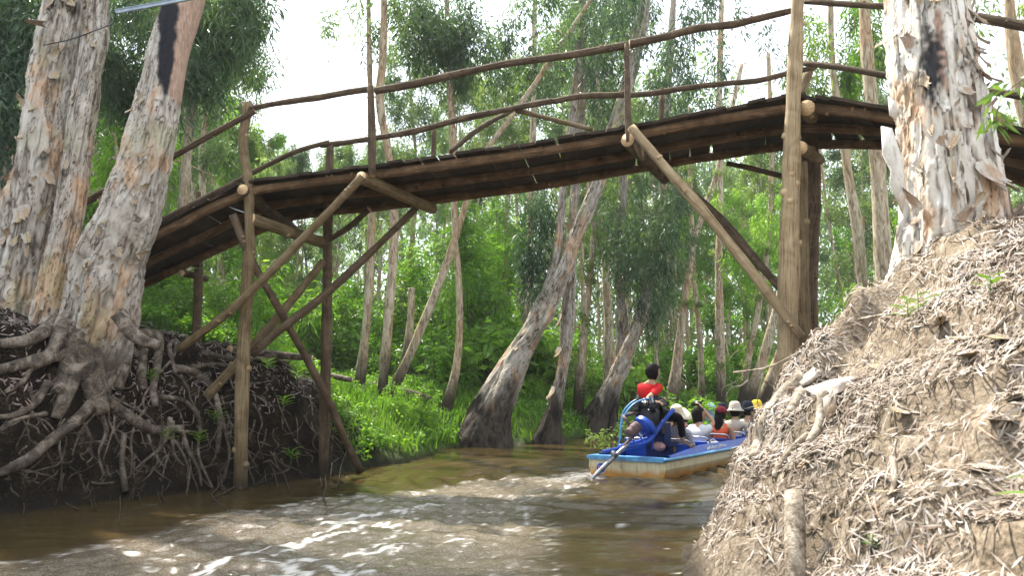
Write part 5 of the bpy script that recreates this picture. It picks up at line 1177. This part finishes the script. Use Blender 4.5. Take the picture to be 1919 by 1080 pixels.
def hair_cap(mb, c, rm, m=0, long=0, s=1, bob=0):
    def fn(V):
        V = V.copy(); front = sstep(.2, .75, V[:, 0]); V[:, 2] = np.where(V[:, 2] < -.25, -.25 + (V[:, 2]+.25)*(.8+bob*1.2), V[:, 2]); V = V*(1+.10*fbm(V[:, 0]*5, V[:, 1]*5, V[:, 2]*2.5, 3, 3))[:, None]
        k = front*sstep(.55, .15, V[:, 2]); V[:, 0] = V[:, 0]*(1-k*.62); return V
    add_ball(mb, c + rm @ np.array((-.014, 0, .012))*s, np.array((.108, .092, .122))*s, m, 24, 18, rm, fn)
    if long:
        t = np.linspace(0, 1, 5)[:, None]; p = c + rm @ np.array((-.075, 0, -.02)); add_tube(mb, p + np.c_[-.02*t, 0*t, -long*t] @ rotm('Z', 0), [.07, .085, .08, .06, .02], m, seg=12, n=14, rough=.12, freq=20)
def wide_hat(mb, c, rm, m, r=.21, tilt=0, wav=.2):
    rt = rm @ rotm('Y', tilt); u = np.linspace(0, 2*np.pi, 28, endpoint=False); rings = []
    for rr, z, wv in ((.001, .15, 0), (.05, .148, 0), (.085, .12, 0), (.10, .06, 0), (.108, .03, 0), (r*.75, .012, .3), (r, -.01, 1), (r*.985, -.018, 1), (.105, .018, 0)):
        rings.append(np.stack((rr*np.cos(u)*1.05, rr*np.sin(u), z + wv*wav*r*np.cos(2*u)), -1))
    V = np.concatenate(rings) @ rt.T + c; k = 28; F = [[i*k+j, i*k+(j+1) % k, (i+1)*k+(j+1) % k, (i+1)*k+j] for i in range(8) for j in range(k)]
    mb.add(V, [[f[::-1] for f in F]], m)
def cap(mb, c, rm, m, peak=True, r=1.0):
    add_ball(mb, c + rm @ np.array((-.004, 0, .042)), np.array((.114, .096, .098))*r, m, 22, 12, rm, lambda V: np.c_[V[:, :2], np.where(V[:, 2] < -.1, -.1+V[:, 2]*.05, V[:, 2])])
    if peak: add_ball(mb, c + rm @ np.array((.125, 0, .040)), (.075, .07, .010), m, 14, 6, rm @ rotm('Y', .25))
def bucket(mb, c, rm, m): wide_hat(mb, c, rm, m, .155, 0, .03)
def scarf(mb, c, rm, m):
    add_ball(mb, c + rm @ np.array((-.016, 0, .006)), (.112, .098, .132), m, 22, 16, rm, lambda V: V*(1+.05*fbm(V[:, 0]*3, V[:, 1]*3, V[:, 2]*5, 1, 2))[:, None]*np.where((V[:, 0] > .6)[:, None], (.78, 1, 1), (1, 1, 1)))
    add_tube(mb, [c + rm @ np.array((-.05, 0, -.08)), c + rm @ np.array((-.07, 0, -.16)), c + rm @ np.array((-.09, 0, -.24))], [.07, .075, .04], m, seg=12, n=8)

def sitter(x, y, label, shirt, trousers, sleeve='short', hair=None, hat=None, hat_m=None, yaw=0., body_yaw=0., lean=0., arm_up=None, s=1., hold=False, wide=1.0, hz=0, long=0, bob=0, hat_fn=None, tilt=0):
    o_ = np.array((0, 0, 0.)); th = .13
    L = lean; sh = np.array((-.02+L, 0, .46)); nk = np.array((0.0+L*1.1, 0, .545)); hd = np.array((.025+L*1.25, 0, .66)); shw = .155*wide
    nodes = [(0, 0, .07, .10), (-.01+L*.3, 0, .20, (.10, .12)), (-.02+L*.7, 0, .34, (.105, .13)), tuple(sh-(0, 0, .02)) + (.085,), tuple(nk) + (.048,), (hd[0]-.02, 0, hd[2]-.05, .05)]
    E = [(0, 1), (1, 2), (2, 3), (3, 4), (4, 5)]; sleeves = []; hands = []
    for sg in (-1, 1):
        S = sh + (0, sg*shw, -.015); up = arm_up and ((sg < 0) == (arm_up == 'r'))
        if up: El = S + (.10, sg*.05, .10); Wr = S + (.06, -sg*.10, .31)
        else: El = S + (.05, sg*.05, -.25); Wr = El + (.19, -sg*.09, -.05)
        i = len(nodes); nodes += [tuple(S)+(.052,), tuple((S+El)/2)+(.043,), tuple(El)+(.036,), tuple((El+Wr)/2)+(.033,), tuple(Wr)+(.024,)]; E += [(3, i), (i, i+1), (i+1, i+2), (i+2, i+3), (i+3, i+4)]
        sleeves.append((S, El, Wr)); hands.append((Wr, Wr-El))
    for sg in (-1, 1):
        K = np.array((.38, sg*.11, .10)); An = np.array((.40, sg*.11, -.09)) if True else 0; i = len(nodes)
        nodes += [(.08, sg*.085, .055, .085), tuple(K)+(.055,), tuple(An)+(.04,), (An[0]+.11, An[1], An[2]-.01, .032)]; E += [(0, i), (i, i+1), (i+1, i+2), (i+2, i+3)]
    V, F = skin(nodes, E, 0); mb = MB(); mb.add(V, F, 0); rm = head(mb, hd, yaw)
    for (Wr, d), sg in zip(hands, (-1, 1)): hand(mb, Wr, d, np.array((0, 0, 1.)), 0, .95)
    eyes(mb, hd, rm, 1)
    w = tow((x, y, th)); root = empty('person', tuple(w), label, 'person', 'passengers seated in the boat', BYAW + body_yaw); root.scale = (s, s, s)
    mb.obj('body', (SKIN, EYE_M, LIP), root)
    # shirt: torso and sleeves a little outside the body
    g_ = .014; n2 = [(0, 0, .05, .115), (-.01+L*.3, 0, .20, (.10+g_, .125+g_)), (-.02+L*.7, 0, .34, (.105+g_, .135+g_)), tuple(sh-(0, 0, .02))+(.09+g_,), tuple(nk-(0.005, 0, .025))+(.056,)]; E2 = [(0, 1), (1, 2), (2, 3), (3, 4)]
    for S, El, Wr in sleeves:
        i = len(n2)
        if sleeve == 'none': n2 += [tuple(S*.9+sh*.1)+(.05,)]; E2 += [(3, i)]
        elif sleeve == 'short': n2 += [tuple(S)+(.066,), tuple(S*.45+El*.55)+(.058,)]; E2 += [(3, i), (i, i+1)]
        else: n2 += [tuple(S)+(.066,), tuple(El)+(.050,), tuple(El*.15+Wr*.85)+(.036,)]; E2 += [(3, i), (i, i+1), (i+1, i+2)]
    V, F = skin(n2, E2, 0); V = V*(1+.012*fbm(V[:, 0:1]*14, V[:, 1:2]*14, V[:, 2:3]*9, int(x*10), 3)); mb = MB(); mb.add(V, F); mb.obj('shirt', (shirt,), root)
    n3 = [(-.01, 0, .06, (.112, .13))]; E3 = []
    for sg in (-1, 1): i = len(n3); n3 += [(.1, sg*.09, .062, .094), (.38, sg*.11, .10, .064), (.40, sg*.11, -.05, .052)]; E3 += [(0, i), (i, i+1), (i+1, i+2)]
    V, F = skin(n3, E3, 0); mb = MB(); mb.add(V, F); mb.obj('trousers', (trousers,), root)
    if hair is not None: mb = MB(); hair_cap(mb, hd, rm, 0, long, 1, bob); mb.obj('hair', (hair,), root)
    if hat: mb = MB(); (hat(mb, hd + rm @ np.array((0, 0, .035)), rm @ rotm('Y', tilt), 0) if hat not in (cap, scarf) else hat(mb, hd, rm, 0)); mb.obj('hat' if hat is not scarf else 'headscarf', (hat_m,), root)
    if hold:
        q = root.matrix_basis; ph = MB(); add_box(ph, (0, 0, 0), (.012, .14, .075)); o = ph.obj('phone', (IRON,)); Wr = hands[0][0]; dd = hands[0][1]/np.linalg.norm(hands[0][1])
        bpy.context.view_layer.update(); o.matrix_world = root.matrix_world @ Matrix.Translation(Vector(Wr + dd*.10 + (.02, .03, 0))) @ Matrix.Rotation(.2, 4, 'Y'); tag(o, 'dark phone held up in the raised hand of the woman in white', 'phone')
    return root
DARK = cloth('dark_trousers_cloth', (.03, .032, .05)); DENIM = cloth('denim_cloth', (.06, .10, .2)); WHITEC = cloth('white_blouse_cloth', (.74, .76, .80), .06); CREAM = cloth('cream_straw', (.72, .64, .48), .08)
PLAID = checked('checked_shirt_cloth', (.60, .62, .68), (.10, .11, .22), 46); BCHK = checked('blue_checked_scarf_cloth', (.55, .68, .82), (.16, .32, .62), 50)
TEAL = cloth('teal_hat_cloth', (.03, .26, .22)); MAROON = cloth('maroon_cloth', (.20, .02, .035)); ORANGE = cloth('orange_top_cloth', (.75, .13, .06)); BEIGE = cloth('beige_cloth', (.52, .46, .40)); YEL = cloth('yellow_hat_cloth', (.80, .55, .06)); NAVY = cloth('navy_cloth', (.02, .025, .04)); PINKC = cloth('pink_cloth', (.70, .42, .44)); LB = cloth('light_blue_cloth', (.35, .48, .72))
sitter(1.36, -.27, 'person in a checked shirt and wide tilted cream sun hat just ahead of the boatman', PLAID, DARK, 'long', HAIR, lambda mb, c, rm, m: wide_hat(mb, c, rm, m, .215, .0, .22), CREAM, .2, s=1.08, wide=1.15, tilt=-.35)
sitter(1.50, .30, 'person in a teal hat half hidden behind the cream sun hat', PLAID, DARK, 'long', HAIR, bucket, TEAL, 0, s=1.06)
sitter(2.22, -.33, 'woman in a white blouse with a black bob lifting her right arm', WHITEC, DARK, 'short', HAIR, None, None, -.95, lean=.02, arm_up='r', hold=True, bob=1.1, s=1.10)
sitter(2.40, .26, 'dark haired person in a white shirt beyond the woman lifting her arm', WHITEC, DENIM, 'short', HAIR, None, None, .3, s=1.03)
sitter(3.22, .30, 'person in a maroon top sitting across from the orange topped woman', MAROON, DARK, 'short', HAIR, cap, PINKC, 0, s=.97)
sitter(3.32, -.36, 'woman in an orange sleeveless top with a maroon cap and long black hair', ORANGE, DARK, 'none', HAIR, cap, MAROON, -.3, s=1.08, long=.36)
sitter(4.40, .20, 'person wearing a pale blue checked headscarf', LB, DARK, 'long', None, scarf, BCHK, 0, s=1.16)
sitter(4.22, -.34, 'person in a loose beige shirt and beige bucket hat', BEIGE, DARK, 'short', HAIR, bucket, BEIGE, 0, s=1.12, wide=1.2)
sitter(5.15, .22, 'person in a dark hat farther forward beyond the beige hat', WHITEC, DARK, 'short', HAIR, bucket, NAVY, .2, s=1.08)
sitter(5.15, -.32, 'person in a white shirt and navy hat behind the yellow hat', WHITEC, DENIM, 'short', HAIR, bucket, NAVY, .1, s=1.12)
sitter(6.05, -.25, 'person in a bright yellow hat at the front of the boat', LB, DARK, 'short', HAIR, bucket, YEL, 0, s=1.14)
# the boatman, perched beside his engine, one bare foot on the boat's edge
hd = BL(1225, 699, 11.75); nk = BL(1221, 714, 11.75); sh = BL(1219, 724, 11.76); ch = BL(1217, 745, 11.78); pv = BL(1228, 772, 11.80)
shR, shL = sh + (.02, -.165, -.02), sh + (-.02, .15, -.01); elR = BL(1212, 748, 11.45); wrR = BL(1228, 752, 11.35); elL = shL + (.05, .06, -.24); wrL = BL(1232, 748, 11.75)
kR = BL(1274, 783, 11.75); aR = BL(1280, 826, 11.85); tR = BL(1297, 838, 11.90); kL = pv + (.36, .16, -.02); aL = kL + (.02, .02, -.36); tL = aL + (.14, 0, -.03)
A = lambda p, r: tuple(p) + (r,)
nodes = [A(pv, .10), A((pv+ch)/2, (.095, .11)), A(ch, (.10, .12)), A(sh, .08), A(nk, .045), A(hd-(.01, 0, .06), .045), A(shR, .05), A((shR+elR)/2, .04), A(elR, .034), A(wrR, .023), A(shL, .05), A(elL, .036), A(wrL, .023),
         A(pv+(.03, -.08, -.02), .085), A((pv+kR)/2, .075), A(kR, .056), A((kR+aR)/2, .052), A(aR, .034), A(tR, .030), A(pv+(.05, .08, -.02), .085), A(kL, .056), A(aL, .034), A(tL, .03)]
E = [(0, 1), (1, 2), (2, 3), (3, 4), (4, 5), (3, 6), (6, 7), (7, 8), (8, 9), (3, 10), (10, 11), (11, 12), (0, 13), (13, 14), (14, 15), (15, 16), (16, 17), (17, 18), (0, 19), (19, 20), (20, 21), (21, 22)]
BOYO = pv.copy(); V, F = skin(nodes, E, 0); mb = MB(); mb.add(V, F); rm = head(mb, hd, -.55, .08); hand(mb, wrR, wrR-elR, np.array((0, -.3, 1.))); hand(mb, wrL, wrL-elL, np.array((0, .2, 1.))); eyes(mb, hd, rm, 1)
for k in range(5): q = tR + (.02, -.024+.012*k, -.008); add_tube(mb, [q, q+(.035-.004*k, 0, -.004)], .008, seg=6)
boy = empty('person', tuple(tow(BOYO)), 'boatman in a red shirt and black trousers perched above the engine, barefoot', 'person', None, BYAW)
mb.obj('body', (SKIN, EYE_M, LIP), boy, True, BOYO)
n2 = [A(pv+(0, 0, .02), .118), A((pv+ch)/2, (.115, .13)), A(ch, (.118, .14)), A(sh, .098), A(nk-(0, 0, .02), .054), A(shR, .066), A(shR*.3+elR*.7, .056), A(shL, .066), A(shL*.3+elL*.7, .056)]
V, F = skin(n2, [(0, 1), (1, 2), (2, 3), (3, 4), (3, 5), (5, 6), (3, 7), (7, 8)], 0); V = V + .008*fbm(V[:, 0:1]*16, V[:, 1:2]*16, V[:, 2:3]*8, 3, 3); mb = MB(); mb.add(V, F); mb.obj('shirt', (cloth('red_shirt_cloth', (.62, .025, .03)),), boy, True, BOYO)
n3 = [A(pv-(0, 0, .02), .115), A(pv+(.03, -.08, -.03), .098), A((pv+kR)/2, .088), A(kR, .070), A((kR+aR)/2, .062), A(kR*.12+aR*.88, .052), A(pv+(.05, .08, -.03), .098), A(kL, .070), A(kL*.12+aL*.88, .052)]
V, F = skin(n3, [(0, 1), (1, 2), (2, 3), (3, 4), (4, 5), (0, 6), (6, 7), (7, 8)], 0); mb = MB(); mb.add(V, F); mb.obj('trousers', (cloth('black_trousers_cloth', (.012, .012, .015)),), boy, True, BOYO)
mb = MB(); hair_cap(mb, hd, rm, 0, 0, 1.14, .1); mb.obj('hair', (HAIR,), boy, True, BOYO)

# ---------------------------------------------------------------- small things of the banks
def laid_log(pts, r, label, m=ROOT, seg=10, name='fallen_log', cat='log', grp=None, yd=None):
    q = []; last = yd or 12
    for x, y in pts:
        p = hit(x, y); p = P(x, y, last) if p is None or (q and abs(p[1]-last) > 2.5) else p; last = p[1]; q.append(p)
    q = np.array(q); q[:, 2] += r[0]*.5; o_ = q[0].copy(); mb = MB(); add_tube(mb, q, np.linspace(r[0], r[1], len(q)), 0, 1, seg=seg, rough=.16, freq=6); o = mb.obj(name, (m, WOOD_END), None, True, o_); o.location = o_; return tag(o, label, cat, grp)
laid_log([(622, 688), (660, 692), (700, 690)], (.13, .10), 'grey fallen log lying across the bank top left of the twin trunks')
laid_log([(650, 712), (700, 718), (745, 742), (815, 745)], (.15, .10), 'longest fallen log running down the grass toward the right')
laid_log([(690, 728), (745, 738), (812, 756)], (.13, .09), 'short weathered log lying just below the longest fallen log')
laid_log([(430, 660), (500, 668), (585, 676)], (.07, .05), 'bare branch lying along the bank edge behind the curved post')
laid_log([(560, 700), (600, 705), (660, 716)], (.06, .04), 'thin branch lying on the dead leaves behind the far water post')
for (x, y, yt, rp, lab) in ((574, 690, 655, 9, 'short dark stump post on the bank between the bridge posts'), (617, 700, 680, 10, 'stubby grey stake leaning on the bank right of the far water post')):
    b = hit(x, y); mb = MB(); rr = rp/2/FPX*b[1]; add_tube(mb, [b-(0, 0, .3), (b+P(x+3, yt, b[1]))/2, P(x+4, yt, b[1])], rr, 0, 1, rough=.15, seg=9); o = mb.obj('stump', (ROOT, WOOD_END), None, True, b); o.location = b; tag(o, lab, 'stump')
b = P(1492, 1085, 3.75); mb = MB(); add_tube(mb, [b-(0, 0, .6), P(1492, 1085, 3.75), P(1490, 1000, 3.85), P(1488, 925, 3.95)], [.052, .050, .050, .046], 0, 1, seg=12, rough=.12); o = mb.obj('stake', (ROOT_PALE, ROOT_PALE), None, True, b); o.location = b; tag(o, 'thick grey wooden stake rising at the foot of the right bank', 'stake')
# large curls of shed bark on the right bank
def curl(px, py, Y, r, L, d, lab, arc=4.2, col=.6):
    c = hit(px, py, .05); c = P(px, py, Y) if c is None else c; d = np.array(d, float); d /= np.linalg.norm(d); rmx = np.array(Vector(d).to_track_quat('X', 'Z').to_matrix()); u, v = np.meshgrid(np.linspace(-arc/2, arc/2, 16), np.linspace(0, 1, 9)); rr = r*(1-.35*v + .1*np.sin(v*7+u))
    V = np.stack((v*L, rr*np.sin(u), -rr*np.cos(u)), -1).reshape(-1, 3) @ rmx.T; o = obj('shed_bark', mesh_data('shed_bark', V, grid_faces(16, 9), (BARK,), True, None, {'layer': .8+0*u.ravel(), 'dark': 0*u.ravel(), 'char': 0*u.ravel(), 'fresh': (np.abs(u.ravel()) > -1)*col*1.}))
    o.location = c; md = o.modifiers.new('thickness', 'SOLIDIFY'); md.thickness = .008; tag(o, lab, 'bark')
curl(1490, 738, 6.35, .065, .35, (.8, .5, .15), 'orange curled roll of shed bark at the crest of the right bank', 4.6, .9)
def bark_cloth(pts, Y, lab):
    c = []; last = Y
    for x, y, d in pts:
        q = hit(x, y, .07); q = P(x, y, last) if q is None or abs(q[1]-last) > 1.2 else q; last = q[1]; c.append(q)
    c = np.array(c); ctr = c.mean(0); ctr[1] -= .05; n = len(c); V = np.vstack((c, c*.5+ctr*.5-(0, .03, 0), ctr[None])); F = [[i, (i+1) % n, n+(i+1) % n, n+i] for i in range(n)]+[[n+i, n+(i+1) % n, 2*n] for i in range(n)]
    V = V + R.uniform(-.008, .008, V.shape); o = obj('shed_bark', mesh_data('shed_bark', V-ctr, [F], (BARK,), True, None, {k: np.full(len(V), v) for k, v in (('layer', .95), ('dark', 0), ('char', 0), ('fresh', .18))})); o.location = ctr
    md = o.modifiers.new('thickness', 'SOLIDIFY'); md.thickness = .01; tag(o, lab, 'bark')
bark_cloth([(1508, 732, 0), (1560, 712, .1), (1625, 700, .2), (1562, 735, 0), (1562, 785, 0), (1545, 785, 0), (1545, 750, 0)], 5.9, 'pale draped sheet of shed bark over the root stubs on the right bank')
bark_cloth([(1495, 715, 0), (1525, 692, .1), (1540, 700, .1), (1520, 712, 0), (1505, 728, 0)], 6.2, 'small folded piece of shed bark above the orange roll')
rg = np.random.RandomState(44); LBK = [flake_mesh(40+k) for k in range(4)]
for i, (x, y) in enumerate([(1890, 760), (1850, 800), (1800, 680), (1760, 620), (1700, 780), (1640, 700), (1868, 480), (1905, 520), (1830, 890), (1690, 930), (1890, 640), (1610, 640), (1580, 560)]):
    q = hit(x, y, .02); 
    if q is None: continue
    o = obj('shed_bark', LBK[i % 4]); o.location = q + (0, 0, .03); o.scale = (.12,)*3; o.rotation_euler = (rg.uniform(1.2, 1.9), rg.uniform(-.4, .4), rg.uniform(0, 6.28)); tag(o, 'curled flake of shed bark ' + ['second from the top at the right edge', 'left of the flake at the right edge', 'in the middle of the right bank above the straight stick', 'just below the foot of the big bright tree', 'below the straight stick in the middle of the right bank', 'beside the dark hollow of the right bank', 'right behind the foot of the big bright tree', 'highest at the right edge of the bank', 'low on the bank left of the round green leaf', 'lowest one, right of the tiny seedling', 'at the right edge below the weed', 'on the crest left of the wispy weed', 'on the crest beside the tallest bridge post'][i], 'bark', 'flakes of shed bark on the right bank')
for i, (pts, r) in enumerate([([(1375, 700), (1440, 690), (1500, 660)], .01), ([(1610, 600), (1680, 590), (1760, 600)], .012), ([(1720, 740), (1780, 735), (1850, 742), (1900, 738)], .010), ([(1560, 690), (1640, 682), (1700, 690)], .01), ([(1650, 980), (1760, 930), (1880, 900)], .007)]):
    laid_log(pts, (r, r*.5), ['thin bare twig arching over the crest of the right bank', 'thin twig lying below the big bright tree', 'dark straight stick across the middle of the right bank', 'crooked stick above the hollow in the right bank', 'long thin green vine trailing over the leaves of the right bank'][i], ROOT_PALE, 6, 'stick', 'stick', None, 6)
# small green plants
def sprig(px, py, n, L, label, m=LEAF_FRESH, Y=None, w=.022, up=.6):
    q = P(px, py, Y) if Y else hit(px, py, .01); rg = np.random.RandomState(px); e = empty('seedling', tuple(q), label, 'plant'); mb = MB(); add_tube(mb, [(0, 0, -.03), (.01, 0, L*.6), (.015, 0, L*1.1)], [.004, .003, .002], seg=5, n=6); mb.obj('stem', (CULM,), e)
    for k in range(n):
        a = k*2.4; d = np.array((math.cos(a), math.sin(a), up)); d /= np.linalg.norm(d); s_ = np.cross(d, (0, 0, 1)); s_ /= np.linalg.norm(s_); b = np.array((.01, 0, L*(.3+.7*k/n))); LL = L*rg.uniform(.7, 1.1)
        V = np.array([b, b+d*LL*.3+s_*w, b+d*LL*.7+s_*w*.8-(0, 0, .1*LL), b+d*LL-(0, 0, .25*LL), b+d*LL*.7-s_*w*.8-(0, 0, .1*LL), b+d*LL*.3-s_*w, b+d*LL*.5-(0, 0, .08*LL)]); F = [[0, 1, 6], [1, 2, 6], [2, 3, 6], [3, 4, 6], [4, 5, 6], [5, 0, 6]]
        obj('leaf', mesh_data('leaf', V, [F], (m,), True, None, {'tint': np.full(7, rg.uniform(.3, .9))}), e)
sprig(1638, 1040, 7, .07, 'tiny bright green seedling low on the right bank'); sprig(1925, 925, 3, .10, 'round green leaf poking in beside the big lower leaf', Y=2.6, w=.03, up=.1); sprig(1940, 975, 3, .15, 'large smooth green leaf at the right edge of the bank', Y=2.5, w=.035, up=.15)
sprig(1855, 555, 6, .12, 'little green weed beside the foot of the big bright tree'); sprig(1720, 600, 9, .16, 'wispy green weed on the crest below the big bright tree', w=.006); sprig(1700, 612, 9, .15, 'thin grassy weed left of the wispy one on the crest', w=.006)
sprig(1420, 875, 10, .14, 'pale grass tuft hanging at the left edge of the right bank', w=.006, Y=5.9)
for (x, y, lab) in ((530, 770, 'leafy sprig growing from the dark cut bank left of the water posts'), (370, 840, 'small leafy sprig among the left bank roots'), (545, 870, 'green weed at the waterline between the two water posts'), (310, 835, 'tiny sprig among the hanging roots'), (280, 725, 'small fern sprig on a root stub'), (455, 690, 'leafy sprig behind the curved bridge post'), (500, 700, 'leafy sprig on the bank right of the curved bridge post'), (555, 720, 'sprig on the dead leaves between the water posts'), (400, 800, 'green sprig low left of the curved post'), (640, 830, 'sprig on the dirt at the foot of the dark diagonal pole'), (665, 780, 'sprig on the dirt slope above the dark diagonal pole')):
    q = hit(x, y); sprig(x, y, 14, .20, lab, LEAF_BRIGHT, w=.016)
# out of focus leafy twig hanging in at the right edge
q = P(1990, 110, 2.6); e = empty('leafy_twig', tuple(q), 'blurred bright green leafy twig hanging in at the right edge', 'twig')
pts = np.array([P(1990, 110, 2.6), P(1930, 140, 2.6), P(1880, 180, 2.62), P(1862, 230, 2.62)]); mb = MB(); add_tube(mb, pts, [.004, .003, .002, .001], seg=5, n=14); mb.obj('twig_stem', (BARK_FARP,), e, True, q)
V, F, T = leaves(spline(pts, 14), np.full(14, .045), 5, .07, .016, 3, .5); obj('leaves', mesh_data('leaves', V-q, F, (LEAF_FRESH,), False, None, {'tint': T}), e)
# bark coloured limb behind the big tree, pale blue bar and wire at the top left
mb = MB(); a_, b_ = P(216, 22, 8.5), P(400, -12, 8.9); mb2 = MB(); d = b_-a_; rm = np.array(Vector(d).to_track_quat('X', 'Z').to_matrix()); add_box(mb2, (0, 0, 0), (np.linalg.norm(d), .03, .045), 0, rm); add_box(mb2, np.array((0, -.02, .018)), (np.linalg.norm(d), .012, .008), 0, rm)
o = mb2.obj('metal_bar', (m_plain('pale_blue_metal', (.24, .29, .34), .4, .3, .35),), None, False); o.location = (a_+b_)/2; tag(o, 'pale blue metal bar across the tops of the left foreground trees', 'metal bar')
mb = MB(); pts = np.array([P(82, 84, 9.3), P(130, 74, 9.2), P(180, 56, 9.1), P(212, 42, 8.7), P(216, 24, 8.5)]); add_tube(mb, pts, .008, seg=6); o = mb.obj('cable', (IRON,), None, True, pts[0]); o.location = pts[0]; tag(o, 'thin dark cable running from the left trunk to the pale blue bar', 'cable')
# floating weeds
for (x, y, lab) in ((1308, 945, 'floating green weed near the foot of the right bank'), (1286, 955, 'small floating leaf left of the floating weed'), (795, 845, 'pale floating weed at the tip of the grassy bank')):
    q = G(x, y); V, F, T = leaves(np.zeros((3, 3)), np.full((3, 3), .09)*(1, 1, .15), 14, .07, .02, x, 0, 'x'); V[:, 2] = V[:, 2]*.3+.02; o = obj('water_weed', mesh_data('water_weed', V, F, (LEAF_BRIGHT,), False, None, {'tint': T})); o.location = q; tag(o, lab, 'water weed')
# ---------------------------------------------------------------- the air between the trees
hm = bpy.data.materials.new('thin_haze'); hm.use_nodes = True; nt = hm.node_tree; nt.nodes.clear(); o_ = nt.nodes.new('ShaderNodeOutputMaterial'); v_ = nt.nodes.new('ShaderNodeVolumePrincipled')
v_.inputs['Color'].default_value = (.93, .97, 1, 1); v_.inputs['Density'].default_value = .0005; v_.inputs['Anisotropy'].default_value = .3; nt.links.new(v_.outputs[0], o_.inputs['Volume'])
mb = MB(); add_box(mb, (0, 88, 13.2), (350, 215, 31)); tag(mb.obj('haze', (hm,), None, False), 'thin pale haze among the trees', 'haze', kind='stuff')
